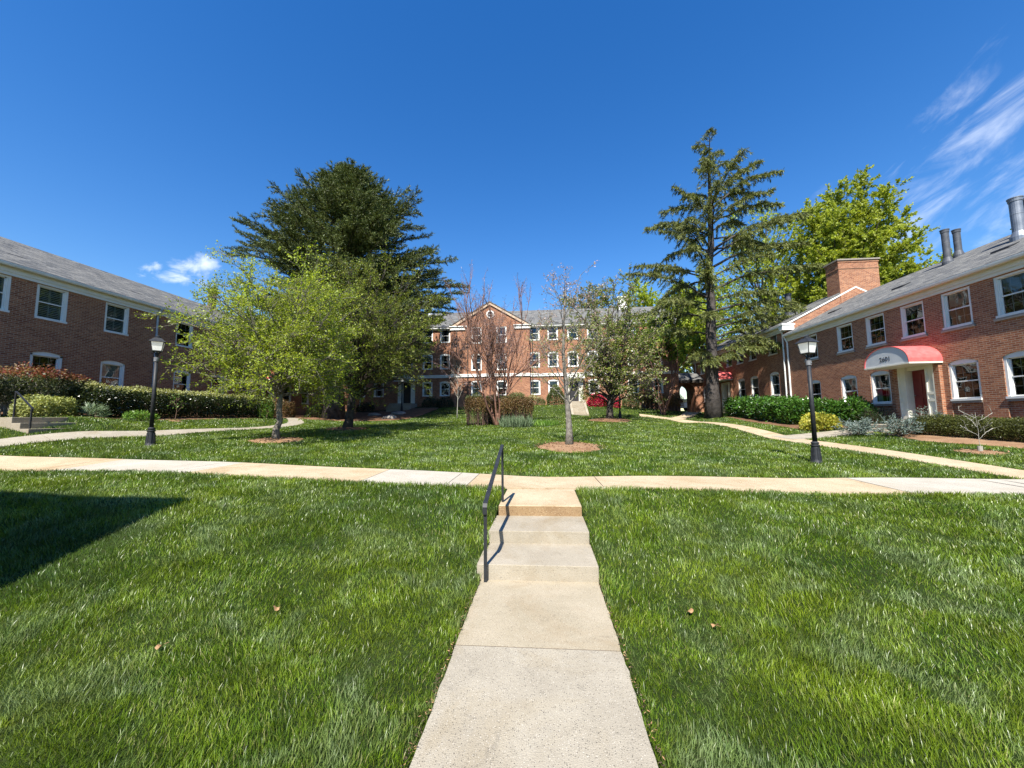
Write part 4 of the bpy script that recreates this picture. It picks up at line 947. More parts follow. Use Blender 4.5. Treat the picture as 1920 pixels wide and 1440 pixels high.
leaves('crown', P, D, .06, .03, ['pale_bud', 'spring_leaf_deep', 'blossom'], t, .9, .3, np.where(kt, 2, (rng.uniform(0, 1, len(P)) > .6).astype(int)))
# blossoming tree before the far stairs
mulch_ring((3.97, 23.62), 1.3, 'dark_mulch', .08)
b = B(3.97, 23.62); t = plant('flowering_tree', b, 'dense dark-trunked tree with green shoots and fading pink blossom before the stairs', 'tree')
tg = [(.45+.55*k, p) for k, p in dome_targets((b[0]+.35, b[1]), 3.1, 2.9, b[2]+1.3, b[2]+6.9, 40)] + [(.9, np.array((b[0]+x, b[1]+y, b[2]+z))) for x, y, z in ((1.5, .3, 9.), (.6, -.3, 8.6), (-1., .2, 7.9), (2., .8, 8.2), (-2.6, -.5, 7.4), (0, .5, 8.2))]
mb, P, D = branchy(b, (b[0]+.25, b[1], b[2]+2.0), .21, .15, tg, 8, 1.1, 5, .42, None, 13, .18, sub_r=.02, twig_r=.009)
mb.build('trunk', 'dark_bark', t, smooth=True, fix=False)
hi = np.clip((P[:, 2]-b[2]-2.)/4.5, 0, 1); r_ = rng.uniform(0, 1, len(P)); leaves('crown', P, D, .095, .055, ['crab_leaf', 'blossom', 'pale_bud', 'spring_leaf_deep'], t, .8, .4, np.where(r_ < .42*(1-hi)+.04, 2, np.where(r_ < .56-.38*hi, 1, np.where(r_ < .75, 0, 3))))
# multi-stemmed trees
def multi_stem(name, base, label, n_stem, h, spread, bark, rad, levels=3, leaf=None, mats=None, seed=1, low=.35, keep=1., cat='tree', twist=.35, kids=(3, 4, 4), lz=None):
    rs = np.random.default_rng(seed); t = plant(name, base, label, cat); mb = MB(); LP, LD = [], []; base = np.array(base, float)
    def grow(p, d, L, r, lev):
        n = 6; P = [p]; dd = d.copy()
        for i in range(n):
            dd = nrm(dd+rs.normal(0, .11, 3)+np.array((0, 0, .05))); P.append(P[-1]+dd*L/n)
        P = np.array(P); mb.tube(P, np.linspace(r, r*(.55 if lev < levels else .35), n+1), 7 if lev == 0 else 4 if lev < levels else 3, cap=False)
        if lev == levels:
            if leaf:
                k = leaf[2]; u = rs.uniform(.1, 1, k)*n; i = np.minimum(u.astype(int), n-1); LP.append(P[i]+(P[i+1]-P[i])*(u-i)[:, None]+rs.normal(0, .06, (k, 3))); LD.append(np.repeat(dd[None], k, 0))
            return
        for q in range(kids[lev]):
            u = 1. if q == 0 else rs.uniform(low if lev == 0 else .25, 1.); j = min(int(u*n), n-1); s = P[j]+(P[j+1]-P[j])*(u*n-j)
            grow(s, nrm((P[j+1]-P[j])/np.linalg.norm(P[j+1]-P[j])+rs.normal(0, twist if q else .15, 3)+np.array((0, 0, .1))), L*(rs.uniform(.42, .68) if lev else rs.uniform(.5, .75)), r*(.55 if q else .62), lev+1)
    for k in range(n_stem):
        a = 2*math.pi*k/n_stem+rs.uniform(-.3, .3); tilt = spread*rs.uniform(.45, 1.); d = nrm(np.array((math.cos(a)*tilt, math.sin(a)*tilt, 1.)))
        grow(base+np.array((math.cos(a)*rad*1.2, math.sin(a)*rad*1.2, -.1)), d, h*rs.uniform(.42, .52), rad*rs.uniform(.7, 1.), 0)
    mb.build('trunk', bark, t, smooth=True, fix=False)
    if leaf and LP: 
        P, D = np.concatenate(LP), np.concatenate(LD); leaves('crown', P, D, leaf[0], leaf[1], mats, t, .8, .5, rs.integers(0, len(mats), len(P)) if len(mats) > 1 else None)
    return t
multi_stem('bare_tree', B(-2.75, 22.5), 'leafless many-stemmed tree with reddish trunks rising inside the clipped brown shrubs', 8, 8.2, .46, ['red_bark'], .07, 3, leaf=(.12, .014, 13), mats=['mauve_twig'], seed=4, kids=(5, 5, 5), low=.3, twist=.4)
multi_stem('leafy_tree', B(9.9, 32.9), 'fresh green tree on slender brown stems beside the archway', 7, 8.6, .42, ['red_bark'], .075, 3, leaf=(.2, .12, 20), mats=['fresh_leaf', 'spring_leaf_deep'], seed=9, kids=(4, 4, 4), low=.72)

# conifers
def spray(P, D, n, l, w, spread, out_):
    """needle sprays along a polyline"""
    u = rng.uniform(.05, 1., n)*(len(P)-1); i = np.minimum(u.astype(int), len(P)-2); out_[0].append(P[i]+(P[i+1]-P[i])*(u-i)[:, None]); d = unit(P[i+1]-P[i]); out_[1].append(unit(d+rng.normal(0, spread, (n, 3))+D))
def conifer(name, base, label, h, profile, zfirst, nwhorl, per, angle, droop, mats, bark, rt_, spr, brl, extra=(), lean=(0, 0), limit=None, gap=0., sub_step=.32, weep=0., stretch=1., lo_=.62):
    t = plant(name, base, label, 'tree'); base = np.array(base, float); mb = MB(); LP = [[], []]
    TP = np.array([base+np.array((lean[0]*(k/10)**1.3, lean[1]*(k/10), h*k/10-(.2 if k == 0 else 0))) for k in range(11)])+np.vstack([np.zeros((1, 3)), rng.normal(0, .05, (9, 3)), np.zeros((1, 3))])
    rr = rt_*(1-np.linspace(0, 1, 11))**.8+.02; rr[0] *= 1.5; rr[1] *= 1.05; mb.tube(TP, rr, 12)
    at = lambda z: np.array([np.interp(z, TP[:, 2]-base[2], TP[:, k]) for k in range(3)])
    jobs = []
    for q in range(nwhorl):
        z = zfirst+(h*.985-zfirst)*((q+.5)/nwhorl)
        for k in range(per):
            if rng.uniform() < gap: continue
            a = q*2.1+2*math.pi*k/per+rng.uniform(-.5, .5); jobs.append((z+rng.uniform(-.25, .25), a, profile(z/h)*rng.uniform(lo_, 1.06), angle(z/h)+rng.normal(0, .10)))
    jobs += list(extra)
    for z, a, L, ang in jobs:
        L = L*stretch*(.88 if stretch > 1 and math.cos(a) < -.4 else 1)
        if limit: L = limit(a, z, L)
        if L < .35: L = .35
        s = at(min(z, h)); s[2] = base[2]+z; o = np.array((math.cos(a), math.sin(a), 0.)); d0 = o*math.cos(ang)+np.array((0, 0, math.sin(ang)))
        e = s+d0*L; e[2] += -droop*L+rng.normal(0, .06)*L; c = s+d0*L*.55+np.array((0, 0, L*.05)); P = wig(bez(s, c, e, 10), L*.008); r1 = .012+.0105*L
        mb.tube(P, np.linspace(r1, .008, 10), 5, cap=False)
        side = np.array((-o[1], o[0], 0.)); u = .16 if L < 3 else .24; 
        while u < 1.:
            j = min(u*9, 8.999); i = int(j); p = P[i]+(P[i+1]-P[i])*(j-i); td = nrm(P[i+1]-P[i]); l = brl*(1.05-u*.75)*min(1., .3+L/4.5)*rng.uniform(.6, 1.15)
            for sg in (-1, 1):
                d = nrm(td*.72+side*sg*rng.uniform(.45, .95)+np.array((0, 0, rng.normal(.04, .16)))); e2 = p+d*l; e2[2] -= weep*l*rng.uniform(.4, 1.2)
                P2 = np.array([p, p+d*l*.5+np.array((0, 0, .04*l)), e2]); mb.tube(P2, [.009, .007, .004], 3, cap=False); spray(P2, np.array((0, 0, .10-weep*.9)), max(3, int(l*spr[2])), 0, 0, .5, LP)
            u += sub_step/L*rng.uniform(.7, 1.3)
        spray(P[5:], np.array((0, 0, .1-weep*.5)), int(L*spr[2]*.55)+3, 0, 0, .45, LP)
    mb.build('trunk', bark, t, smooth=True, fix=False); P, D = np.concatenate(LP[0]), np.concatenate(LP[1])
    leaves('crown', P, D, spr[0], spr[1], mats, t, .22, .8, rng.integers(0, len(mats), len(P)) if len(mats) > 1 else None); return t
def prof_cedar(k): return float(np.interp(k, [0, .18, .3, .45, .58, .7, .82, .92, 1.], [5.5, 7.2, 8.6, 9.2, 8.2, 6.1, 4.0, 1.9, .3]))
def lim_cedar(a, z, L):
    L *= 1-.32*max(0., -math.sin(a))
    if math.cos(a) < -.3 and z < 9.5: return min(L, 4.6/abs(math.cos(a)))
    if math.sin(a) > .3: return min(L, 8.6/abs(math.sin(a)))
    return L
conifer('cedar_tree', B(-15.2, 26.9), 'huge dark green cedar with spiky spreading branches filling the sky on the left', 19.5, prof_cedar, 3.4, 52, 7, lambda k: .10+.52*k**1.6, -.01, ['cedar_needle'], 'cedar_bark', .55, (.2, .032, 80), 1.6, limit=lim_cedar, lo_=.76,
        extra=[(15.6, -.3, 4.4, .5), (17.4, 2.4, 2.4, .7), (11.5, 3.2, 8.6, .16), (10.0, -.10, 9.4, .12), (9.2, .05, 9.8, .07), (8.3, -.25, 9.0, .02), (7, -.15, 8.2, -.03), (11.8, 3.0, 9.4, .16)], lean=(.5, 0))
def prof_deo(k): return float(np.interp(k, [0, .25, .4, .55, .7, .82, .92, 1.], [2.5, 4.6, 5.8, 6.0, 4.8, 3.6, 2.0, .8]))
pi = math.pi
ex = [(19.2, 0.05, 1.7, .35), (18.9, pi, 1.0, .45), (16.6, .05, 4.6, .80), (15.8, -.1, 5.4, .72), (15.4, pi-.1, 3.6, .85), (14.6, .1, 5.4, .55), (13.6, pi+.1, 4.4, .55), (12.4, pi-.2, 4.2, .72), (12.6, .0, 6.6, .50), (11.2, .15, 7.2, .42), (10.2, pi, 5.6, .48), (9.6, -.1, 7.2, .30), (8.9, pi+.15, 6.6, .46),
      (7.9, .1, 7., .22), (7.4, pi-.15, 5.8, .25), (6.2, pi+.2, 5.2, .12), (6.6, -.25, 5.4, .15), (5.6, -.6, 3.6, .1), (4.3, -1.4, 2.2, .05), (4.1, -2.1, 2.3, .02), (4.6, pi+.7, 2.6, .05), (4.8, -.9, 2.9, .08)]
conifer('deodar_tree', B(12.36, 29.24), 'tall open conifer with weeping yellow-green branches and a bare grey trunk by the right wing', 21.6, prof_deo, 4.8, 20, 3, lambda k: .16+.45*k, .2, ['deodar_needle'], 'cedar_bark', .43, (.24, .038, 85), 1.25, extra=ex, lean=(.9, 0), gap=.32, sub_step=.26, weep=.62, stretch=1.22,
        limit=lambda a, z, L: min(L, 2.6/max(.05, math.cos(a))) if math.cos(a) > .3 and z < 4.5 else L)
# bright trees beyond the roofs
def big_tree(base, label, c, rx, ry, zlo, zhi, nl, mats, leaf, r, name='leafy_tree', group='trees beyond the roofs', sub=6, subl=2.2, tw=4, twl=1.0, lp=5, bark='cedar_bark'):
    return leafy_tree(base, zhi, label, rx, ry, c, zlo, zhi, nl, mats, leaf, .4, zhi*.55, (r, r*.45), bark, name, sub, subl, tw, twl, lp, .2, 'tree', group, .9, wob=.12)
big_tree((33., 43.5, 2), 'tall yellow-green tree rising behind the brick chimney', (33.2, 43.5), 6.3, 6., 7, 24.3, 46, ['gold_leaf'], (.22, .13), .5, sub=11, lp=42)
big_tree((27.5, 47., 2), 'airy pale tree showing grey trunks between the tall conifer and the brick chimney', (26.5, 47.), 5.2, 5., 8, 24.5, 32, ['gold_leaf', 'spring_leaf'], (.26, .15), .45, sub=6, lp=9)
big_tree((43., 46., 2), 'low yellow-green tree just above the roof ridge, left of the black flue pair', (41.5, 46.), 5., 5., 6, 16.5, 28, ['gold_leaf'], (.22, .13), .4, sub=8, lp=24)
big_tree((52., 43., 2), 'small distant tree peeping over the roof ridge between the flue pairs', (52., 43.), 4., 4., 8, 18.3, 20, ['gold_leaf', 'spring_leaf'], (.28, .17), .35, lp=9)
big_tree((17., 53., 2.5), 'bright green tree seen under and behind the tall open conifer', (16., 53.), 7.5, 6., 4, 17., 36, ['spring_leaf', 'gold_leaf'], (.26, .15), .45, sub=8, lp=20)
big_tree((22.5, 56., 2.5), 'leafy green tree with dark limbs right behind the taller wing', (23., 56.), 6., 6., 6, 19., 30, ['spring_leaf'], (.26, .15), .45, lp=18)
big_tree((7.2, 58., 3), 'hazy tan tree showing above the ridge of the far block', (7., 58.), 4.6, 4., 6, 17.8, 30, ['tan_leaf'], (.30, .16), .4, sub=9, lp=11)
# saplings
def sapling(base, label, h, spread, bark, leaf=None, mats=None, n=9, r=.018, name='sapling', guard=False):
    t = plant(name, base, label, 'young tree'); b = np.array(base)
    tg = [(.35+.6*i/n, b+np.array((spread*rng.uniform(.5, 1)*math.cos(i*2.4), spread*rng.uniform(.5, 1)*math.sin(i*2.4), h*(.55+.5*i/n)))) for i in range(n)]
    mb, P, D = branchy(b, b+np.array((rng.normal(0, .04), 0, h*.92)), r, r*.35, tg, 2, .3*h/1.5, 2, .15*h/1.5, None, 3, .05, sub_r=.005, twig_r=.003, wob=.01)
    mb.build('trunk', bark, t, smooth=True, fix=False)
    if leaf: leaves('crown', P, D, leaf[0], leaf[1], mats, t, .8, .4)
    if guard:
        m = MB(); m.lathe([(.05, b[2]-.02), (.055, b[2]+.17)], b[:2], 10); m.build('trunk_guard', 'pale_stem', t)
    return t
sapling(B(-6.25, 27.6), 'slim bare sapling with a pale stem left of the brown shrubs', 3.9, .7, 'pale_stem', None, None, 12, .03)
sapling(B(-16.4, 16.), 'tiny leafy sapling in front of the long hedge', 1.15, .3, 'twig_brown', (.07, .04), 'fresh_leaf', 8, .014)
mulch_ring((-16.4, 16.), .3, 'mulch', .03)
sapling(B(12.1, 11.84), 'spindly bare sapling with a white trunk guard on the right lawn', 1.2, .42, 'pale_stem', None, None, 7, .007, guard=True)
mulch_ring((12.1, 11.84), .5, 'mulch', .03)

# hedges and shrubs: stems, then leaves filling the clipped volume
def hedge(name, line, half, h, label, mats, leaf, dens, cat='hedge', group=None, rough=.08, tip=None, round_=.5, stem='twig_brown', bottom=0., flatd=.3, jit=.9, leggy=0.):
    pl = [np.array(p, float) for p in line]; seg = [np.linalg.norm(b-a) for a, b in zip(pl[:-1], pl[1:])]; tot = sum(seg); c0 = pl[len(pl)//2]
    t = plant(name, B(*c0), label, cat, group); n = int(dens*(tot+half)*(h+half)); s = rng.uniform(-half*.85, tot+half*.85, n)
    idx = np.clip(np.searchsorted(np.cumsum(seg), np.clip(s, 0, tot-1e-6)), 0, len(seg)-1); cs = np.concatenate([[0], np.cumsum(seg)])
    A = np.array(pl)[idx]; Dv = (np.array(pl)[idx+1]-A)/np.array(seg)[idx][:, None]; Q = A+Dv*(s-cs[idx])[:, None]; Nn = np.stack([-Dv[:, 1], Dv[:, 0]], -1)
    # mostly on the outer skin, some inside
    skin = rng.uniform(0, 1, n) ** .30; ang = rng.uniform(0, math.pi, n); ex_ = .32+.3*(1-round_)
    cx = np.sign(np.cos(ang))*np.abs(np.cos(ang))**ex_; cz = np.abs(np.sin(ang))**ex_
    endk = np.clip(1-np.clip(np.maximum(-s, s-tot), 0, None)/half, .0, 1)**.5
    if leggy: endk = np.maximum(endk, .93)
    lump = 1+rough*(np.sin(s*2.3+1)+np.sin(s*5.1+c0[0])*.6+np.sin(ang*5+s*3)*.6)+rng.normal(0, rough*.45, n)
    w = half*cx*skin*lump*np.maximum(endk, .25); fill = rng.uniform(0, 1, n)
    zf = np.where(rng.uniform(0, 1, n) < .55, cz*skin, rng.uniform(bottom, 1, n)*np.maximum(cz, .0)**.3); zz = h*(bottom+(1-bottom)*zf)*(1+(lump-1)*.7)*np.maximum(endk, .45)
    wide = np.where(zz < h*.35, .82+.18*zz/(h*.35), 1.); XY = Q+Nn*(w*wide)[:, None]; Z = terrain(XY[:, 0], XY[:, 1])+zz+.02
    P = np.column_stack([XY, Z]); D = np.column_stack([Nn*np.sign(w)[:, None]*.8, np.full(n, .6)])
    mi = None
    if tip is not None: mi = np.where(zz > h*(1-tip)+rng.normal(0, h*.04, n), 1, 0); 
    leaves('foliage', P, D, leaf[0], leaf[1], mats, t, jit, flatd, mi)
    m = MB(); k = max(3, int(tot*5)+3)*(7 if leggy else 1)
    for i in range(k):
        u = rng.uniform(-half*.7, tot+half*.7) if leggy else rng.uniform(0, tot); j = int(np.clip(np.searchsorted(np.cumsum(seg), u), 0, len(seg)-1)); d = (pl[j+1]-pl[j])/seg[j]; q = pl[j]+d*(u-cs[j])+np.array((-d[1], d[0]))*rng.uniform(-.55, .55)*half; z = tz(*q)
        for f in range(3 if not leggy else 4):
            e = np.array((q[0]+rng.normal(0, .16), q[1]+rng.normal(0, .12), z+h*rng.uniform(.6, .92)))+(rv(.14)*np.array((1, 1, 0)) if leggy else 0); m.tube(wig(bez(np.array((q[0], q[1], z-.05)), np.array((q[0], q[1], z+h*.4))+rv(.04), e, 5), .012), np.linspace(.010 if leggy else .014, .004, 5), 4, cap=False)
    m.build('stems', stem, t, fix=False); return t
# left side
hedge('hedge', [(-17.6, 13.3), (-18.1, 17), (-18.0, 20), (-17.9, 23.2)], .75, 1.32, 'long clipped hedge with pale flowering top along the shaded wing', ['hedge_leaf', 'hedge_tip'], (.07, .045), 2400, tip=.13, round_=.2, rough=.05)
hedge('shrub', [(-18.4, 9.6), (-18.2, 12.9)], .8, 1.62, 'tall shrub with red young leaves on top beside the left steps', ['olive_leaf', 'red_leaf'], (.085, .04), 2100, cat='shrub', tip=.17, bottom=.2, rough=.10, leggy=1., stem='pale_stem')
hedge('shrub', [(-16.75, 11.3), (-16.9, 12.2)], .45, .66, 'low rounded variegated yellow-green shrub behind the dark handrail', ['variegated_leaf'], (.07, .05), 3000, cat='shrub', rough=.08)
hedge('shrub', [(-16.3, 14.2), (-16.25, 14.6)], .35, .34, 'small bright green leafy clump at the foot of the long hedge', ['fresh_leaf'], (.14, .03), 1500, cat='shrub', jit=.6)
hedge('shrub', [(-16.35, 12.75), (-16.35, 12.95)], .22, .42, 'little grassy green tuft at the corner of the variegated shrub', ['iris_leaf'], (.22, .02), 1600, cat='shrub', jit=.4)
hedge('shrub', [(-17.0, 22.3), (-17.0, 22.5)], .38, 1.25, 'upright fresh green bush at the far end of the long hedge', ['fresh_leaf'], (.09, .05), 1300, cat='shrub', rough=.15)
hedge('shrub', [(-18.2, 24.6), (-18.0, 25.8)], .65, 1.15, 'brownish shrub between the long hedge and the shaded doorway', ['brown_leaf'], (.09, .05), 1400, cat='shrub', rough=.14)
hedge('shrub', [(-16.9, 27.2), (-16.3, 27.6)], .62, .95, 'dark round green bush under the big cedar', ['round_shrub_leaf'], (.08, .045), 1800, cat='shrub')
for x, y, r, lab in ((-11.7, 28.7, .45, 'flat pale rock at the edge of the cedar bed'), (-12.3, 32., .5, 'grey boulder in the shaded bed below the dim steps'), (-14.6, 32.6, .42, 'smaller boulder left of the dim steps')):
    bm = bmesh.new(); bmesh.ops.create_icosphere(bm, subdivisions=3, radius=1)
    ph = rng.uniform(0, 6, 3)
    for v in bm.verts:
        k = 1+.16*math.sin(v.co.x*3+ph[0])+.14*math.sin(v.co.y*4+ph[1])+.08*math.sin(v.co.z*7+v.co.x*5); v.co = Vector((v.co.x*r*1.5*k, v.co.y*r*k, v.co.z*r*.5*k))+Vector((x, y, tz(x, y)+r*.08))
    me = bpy.data.meshes.new('rock'); bm.to_mesh(me); bm.free(); me.materials.append(MATS['rock']); o = bpy.data.objects.new('rock', me); COL.objects.link(o); tag(o, lab, 'rock', 'rocks in the shaded bed')
# the clipped brown shrubs round the bare tree
for ln, hf, hh, lab in (([(-4.05, 22.25), (-3.6, 22.3)], .55, 1.78, 'clipped brown leggy shrub left of the bare tree trunks'), ([(-1.95, 22.35), (-1.1, 22.4)], .62, 1.80, 'clipped brown leggy shrub right of the bare tree trunks'), ([(-3.3, 23.5), (-2., 23.6)], .55, 1.70, 'clipped brown shrub behind the bare tree trunks')):
    hedge('shrub', ln, hf, hh, lab, ['brown_leaf', 'round_shrub_leaf'], (.07, .032), 2600, cat='shrub', bottom=.38, rough=.05, leggy=1., stem='twig_brown', round_=.0, tip=.10, group='clipped brown shrubs round the bare tree')
def blades(name, x, y, r, h, n, label, mat='iris_leaf'):
    a = rng.uniform(0, 6.28, n); q = r*np.sqrt(rng.uniform(0, 1, n)); P = np.stack([x+q*np.cos(a)*1.5, y+q*np.sin(a)], -1); P = np.column_stack([P, terrain(P[:, 0], P[:, 1])])
    D = np.column_stack([rng.normal(0, .25, (n, 2)), np.ones(n)]); o = leaves(name, P, D, h, .035, mat, None, .12); return tag(o, label, 'plant')
blades('iris_clump', -1.5, 21.3, .62, .55, 700, 'clump of grey-green sword leaves at the foot of the right brown shrub')
blades('iris_clump', .0, 21.9, .6, .32, 420, 'lower grassy clump right of the sword-leaved plants', 'fresh_leaf')
# along the far block
hedge('shrub', [(.95, 34.9), (1.35, 34.9)], .72, 1.75, 'round clipped green shrub left of the far stairs', ['round_shrub_leaf'], (.10, .055), 1700, cat='shrub', rough=.05, round_=.9)
hedge('shrub', [(-1.2, 35.6), (-.2, 35.5)], .5, .85, 'low straggly bush under the ground floor window left of the round shrub', ['round_shrub_leaf', 'pale_bud'], (.10, .05), 900, cat='shrub', rough=.2, tip=.3)
hedge('shrub', [(4.3, 33.9), (5.2, 34.)], .5, .95, 'bright red azalea in bloom right of the far stairs', ['azalea_flower', 'crab_leaf'], (.10, .075), 1500, cat='shrub', rough=.15)
hedge('shrub', [(6.1, 33.7), (6.3, 33.7)], .36, .95, 'pinkish azalea beside the red one', ['azalea_flower', 'blossom'], (.1, .075), 1200, cat='shrub', rough=.15)
hedge('shrub', [(7.5, 34.6), (7.8, 34.6)], .62, 1.35, 'green bush between the azalea and the brown clipped shrubs', ['round_shrub_leaf'], (.1, .06), 1300, cat='shrub')
for ln, lab in (([(9.2, 35.4), (10.3, 35.4)], 'brown clipped shrub under the last window of the far block'), ([(11.5, 35.6), (11.9, 35.7)], 'smaller brown clipped shrub at the corner by the archway')):
    hedge('shrub', ln, .6, 1.55, lab, ['brown_leaf', 'dark_shrub_leaf'], (.09, .045), 1600, cat='shrub', bottom=.2, leggy=1., rough=.08, round_=.2)
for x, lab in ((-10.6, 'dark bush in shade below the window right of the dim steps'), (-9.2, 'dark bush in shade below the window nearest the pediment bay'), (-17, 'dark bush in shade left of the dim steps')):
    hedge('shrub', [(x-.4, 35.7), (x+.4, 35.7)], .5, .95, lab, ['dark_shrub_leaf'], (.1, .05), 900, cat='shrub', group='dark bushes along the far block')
# right side
hedge('hedge', [(14.3, 29.5), (14.0, 25.), (13.6, 22.2)], .9, 1.35, 'glossy laurel hedge at the foot of the tall conifer', ['laurel_leaf'], (.13, .07), 1300, rough=.10, round_=.4)
hedge('hedge', [(13.4, 21.6), (14.1, 20.4), (14.9, 19.6)], .85, 1.25, 'glossy laurel hedge nearer the red door', ['laurel_leaf'], (.13, .07), 1500, rough=.10, round_=.4)
hedge('shrub', [(12.25, 18.75), (12.95, 18.75)], .5, .62, 'golden yellow low shrub behind the right lamp post', ['yellow_leaf'], (.10, .06), 2300, cat='shrub', rough=.15, round_=.9)
def juniper(x, y, r, h, label, mat='juniper_leaf', n=34):
    t = plant('juniper', B(x, y), label, 'shrub'); m = MB(); LP = [[], []]; b = np.array(B(x, y))
    for i in range(n):
        a = i*2.4; e = rng.uniform(.25, 1.25); L = r*rng.uniform(.7, 1.1) if e < .8 else h*rng.uniform(.7, 1.05); d = np.array((math.cos(a)*math.cos(e), math.sin(a)*math.cos(e), math.sin(e)))
        P = bez(b, b+d*L*.6, b+d*L+np.array((0, 0, .05)), 5); m.tube(P, np.linspace(.012, .004, 5), 4, cap=False)
        for q in range(7):
            u = rng.uniform(.3, 1); p = P[min(int(u*4), 3)]+(P[min(int(u*4), 3)+1]-P[min(int(u*4), 3)])*(u*4 % 1); d2 = nrm(d+rv(.5)); P2 = np.array([p, p+d2*.09, p+d2*.18]); spray(P2, np.zeros(3), 9, 0, 0, .4, LP)
        spray(P, np.zeros(3), 20, 0, 0, .4, LP)
    m.build('stems', 'twig_brown', t, fix=False); leaves('foliage', np.concatenate(LP[0]), np.concatenate(LP[1]), .085, .022, mat, t, .3); return t
juniper(12.45, 16.35, .75, .55, 'low blue-grey juniper left of the wide concrete steps')
juniper(13.1, 15.35, .8, .72, 'taller blue-grey juniper right of the wide concrete steps')
juniper(15.1, 16.6, .62, .8, 'blue-grey juniper against the right side of the red door')
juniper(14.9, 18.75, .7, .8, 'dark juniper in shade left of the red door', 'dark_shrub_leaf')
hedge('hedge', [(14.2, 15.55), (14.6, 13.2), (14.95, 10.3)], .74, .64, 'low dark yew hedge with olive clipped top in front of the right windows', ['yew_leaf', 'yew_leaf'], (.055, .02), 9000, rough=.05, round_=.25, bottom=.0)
# bark beds under the right plants and along the far walls
def bed(pts, mat, lift=.03):
    c = np.mean(pts, 0); m = MB(); n = len(pts); P = []
    for a, b_ in zip(pts, pts[1:]+pts[:1]):
        for k in range(6): P.append(np.array(a)*(1-k/6)+np.array(b_)*k/6)
    N = len(P); rings = 6; vs = [(c[0], c[1], tz(*c)+lift+.03)]
    for i in range(1, rings+1):
        for p in P:
            q = c+(p-c)*i/rings; vs.append((q[0], q[1], tz(*q)+(lift+rng.uniform(0, .02) if i < rings else -.04)))
    fs = [(0, 1+k, 1+(k+1) % N) for k in range(N)]
    for i in range(1, rings):
        o, p = 1+(i-1)*N, 1+i*N; fs += [(o+k, p+k, p+(k+1) % N, o+(k+1) % N) for k in range(N)]
    m.add(vs, fs); o = m.build('mulch_bed', mat, None, smooth=True, fix=False); tag(o, kind='structure'); BEDS.append(np.array(pts)); return o
BEDS = []
bed([(13.2, 16.4), (12.6, 14.4), (13.3, 12.4), (14.0, 9.5), (16, 9.5), (16, 16.5)], 'mulch')
bed([(12.0, 19.6), (12.1, 18.0), (13.2, 18.3), (16, 18.8), (16, 31), (13.4, 31), (12.4, 24)], 'dark_mulch')
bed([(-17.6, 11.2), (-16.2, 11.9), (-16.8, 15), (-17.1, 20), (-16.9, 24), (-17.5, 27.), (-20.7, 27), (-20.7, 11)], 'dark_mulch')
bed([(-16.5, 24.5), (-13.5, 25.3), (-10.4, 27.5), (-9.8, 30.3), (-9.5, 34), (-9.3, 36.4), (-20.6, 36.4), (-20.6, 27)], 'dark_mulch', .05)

# fallen leaves on the grass
for i, (x, y) in enumerate(((-2.3, 3.27), (1.22, 3.56), (1.34, 3.36), (-2.78, 2.71))):
    m = MB(); a = rng.uniform(0, 6.28); z = tz(x, y)+.05; pts = []
    for k in range(10):
        w = 2*math.pi*k/10; r_ = .017*(1+.35*(k % 2)); pts.append((x+r_*math.cos(w+a)*1.4, y+r_*math.sin(w+a), z+.012*math.sin(w*2+i)+.01*math.cos(w)))
    c = (x, y, z-.008); m.add([c]+pts, [(0, 1+k, 1+(k+1) % 10) for k in range(10)]); m.tube([(x, y, z), (x+.04*math.cos(a), y+.06*math.sin(a), z+.006)], .0015, 3)
    labs = ['dry tan leaf on the grass well left of the front walk', 'dry brown leaf on the grass right of the walk, the farther of a pair', 'dry brown leaf on the grass right of the walk, the nearer of a pair', 'dry leaf low on the left lawn near the shadow', 'small dry leaf close to the right edge of the walk', 'small dry leaf close to the left edge of the walk', 'lone dry leaf out on the right lawn', 'dry leaf at the bottom of the left lawn']
    tag(m.build('fallen_leaf', 'dry_leaf', None, fix=False), labs[i], 'leaf', 'dry leaves fallen on the lawn')

# a parked car glimpsed through the archway
def car(loc, rz, label):
    r = empty('parked_car', loc, label, 'car', rz=rz)
    prof = [(-2.1, .35), (-2.15, .75), (-1.95, .95), (-1.3, 1.02), (-.75, 1.45), (.7, 1.48), (1.35, 1.05), (2.05, .9), (2.15, .6), (2.1, .35)]
    m = MB(); m.prism([(x, -.85, z) for x, z in prof], (0, 1.7, 0)); o = m.build('body', 'car_paint', None, bevel=.06); o.parent = r
    m = MB(); m.prism([(-1.1, -.87, 1.05), (-.7, -.87, 1.38), (.62, -.87, 1.40), (1.1, -.87, 1.08)], (0, 1.74, 0)); o = m.build('window', 'window_glass', None); o.parent = r
    for x in (-1.35, 1.35):
        for y in (-.82, .82):
            m = MB(); m.tube([(x, y-.1, .33), (x, y+.1, .33)], .33, 16); o = m.build('wheel', 'tyre', None); o.parent = r
    return r
car((17.2, 50., tz(17.2, 50)-.0), .25, 'dark blue car glimpsed through the brick archway')

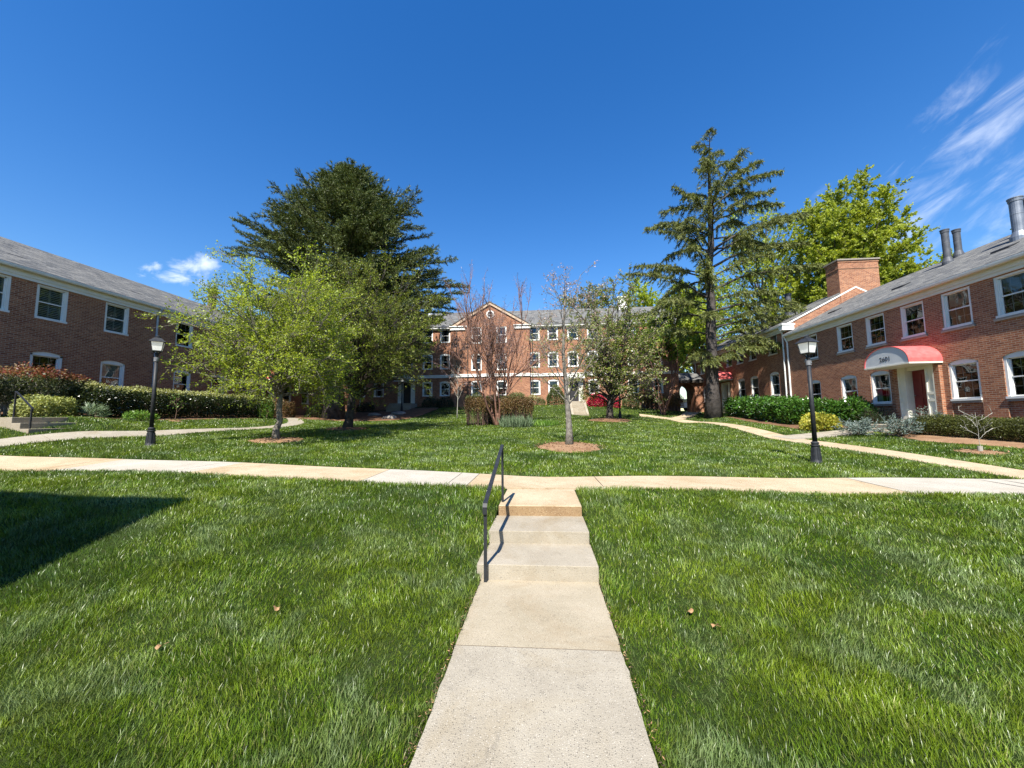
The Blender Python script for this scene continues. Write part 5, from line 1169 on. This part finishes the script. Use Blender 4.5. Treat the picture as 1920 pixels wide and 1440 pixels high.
# ------------------------------------------------------------------ grass blades
def poly_in(x, y, P):
    r = np.zeros(x.shape, bool)
    for (ax, ay), (bx_, by) in zip(P, np.roll(P, -1, 0)): r ^= ((ay > y) != (by > y)) & (x < (bx_-ax)*(y-ay)/(by-ay+1e-12)+ax)
    return r
PX, PY = [], []
def scatter(x0, x1, y0, y1, dens):
    n = int((x1-x0)*(y1-y0)*dens); return rng.uniform(x0, x1, n), rng.uniform(y0, y1, n)
GP, GW, GH = [], [], []
yb = 1.35
while yb < 36:
    y2 = yb*1.13+.05; d = (yb+y2)/2; hw = 1.52*d+1.6; x0, x1 = max(-18.6, -hw), min(16, hw*.9+.2)
    dens = 10500*min(1., (2.6/d)**1.75); x, y = scatter(x0, x1, yb, y2, dens)
    ok = ~near_path(x, y, -.015) & ~on_flat(x, y, .008)
    for mx, my, mr in MULCH: ok &= (x-mx)**2+(y-my)**2 > mr*mr
    for P in BEDS: ok &= ~poly_in(x, y, P)
    ok &= (y < 35.8) & ~((x > 2.2) & (x < 3.6) & (y > 30.6)) 
    x, y = x[ok], y[ok]; k = max(1., (d/2.6)**.85)
    GP.append(np.stack([x, y], -1)); GW.append(np.full(len(x), .0035*k)); GH.append(np.full(len(x), .052*min(1.25, k**.25)))
    yb = y2
GP = np.concatenate(GP); GW = np.concatenate(GW); GH = np.concatenate(GH); n = len(GP); print('grass blades', n)
Zg = terrain(GP[:, 0], GP[:, 1])-.012
cl = np.sin(GP[:, 0]*5.3+np.sin(GP[:, 1]*3.7)*2)*np.sin(GP[:, 1]*4.9+np.sin(GP[:, 0]*2.9)*2)
GH = GH*(1+.22*cl)*rng.uniform(.6, 1.35, n)
# blades lean together in swirls
sw = 2.2*np.sin(GP[:, 0]*1.9+1.7*np.sin(GP[:, 1]*2.3))+1.8*np.sin(GP[:, 1]*2.6+.8)+rng.normal(0, 1.5, n)
lean = np.stack([np.cos(sw), np.sin(sw)], -1)*(rng.uniform(.15, .8, n)*GH)[:, None]
az_ = rng.uniform(0, 2*math.pi, n); Wv = np.stack([np.cos(az_), np.sin(az_)], -1)*(GW*rng.uniform(.7, 1.3, n))[:, None]
b0 = np.column_stack([GP-Wv*.5, Zg]); b1 = np.column_stack([GP+Wv*.5, Zg]); mid = GP+lean*.38
m0 = np.column_stack([mid-Wv*.42, Zg+GH*.62]); m1 = np.column_stack([mid+Wv*.42, Zg+GH*.62]); tp = np.column_stack([GP+lean, Zg+GH*.98])
V = np.stack([b0, b1, m1, m0, tp], 1).reshape(-1, 3); o5 = np.arange(n)[:, None]*5
g = np_mesh('lawn_grass', V, [o5+np.array([[0, 1, 2, 3]]), o5+np.array([[3, 2, 4]])], 'grass_blade')
tag(g, 'short green lawn grass across the courtyard', None, None, 'stuff')

# dry bits caught between the walk and the turf
n = 800; sd_ = rng.integers(0, 2, n); y = rng.uniform(1.2, 4.25, n)**1.; x = np.where(sd_ == 0, -.69, .54)+np.where(sd_ == 0, -1, 1)*np.abs(rng.normal(0, .018, n))
P = np.column_stack([x, y, terrain(x, y)*0+.006+rng.uniform(0, .012, n)]); D = rng.normal(0, 1, (n, 3)); D[:, 2] *= .3
tag(leaves('thatch', P, D, .02, .005, ['dry_leaf', 'soil'], None, .1, 1., (rng.uniform(0, 1, n) > .3).astype(int)), 'dry thatch and soil along the edges of the walk', None, None, 'stuff')
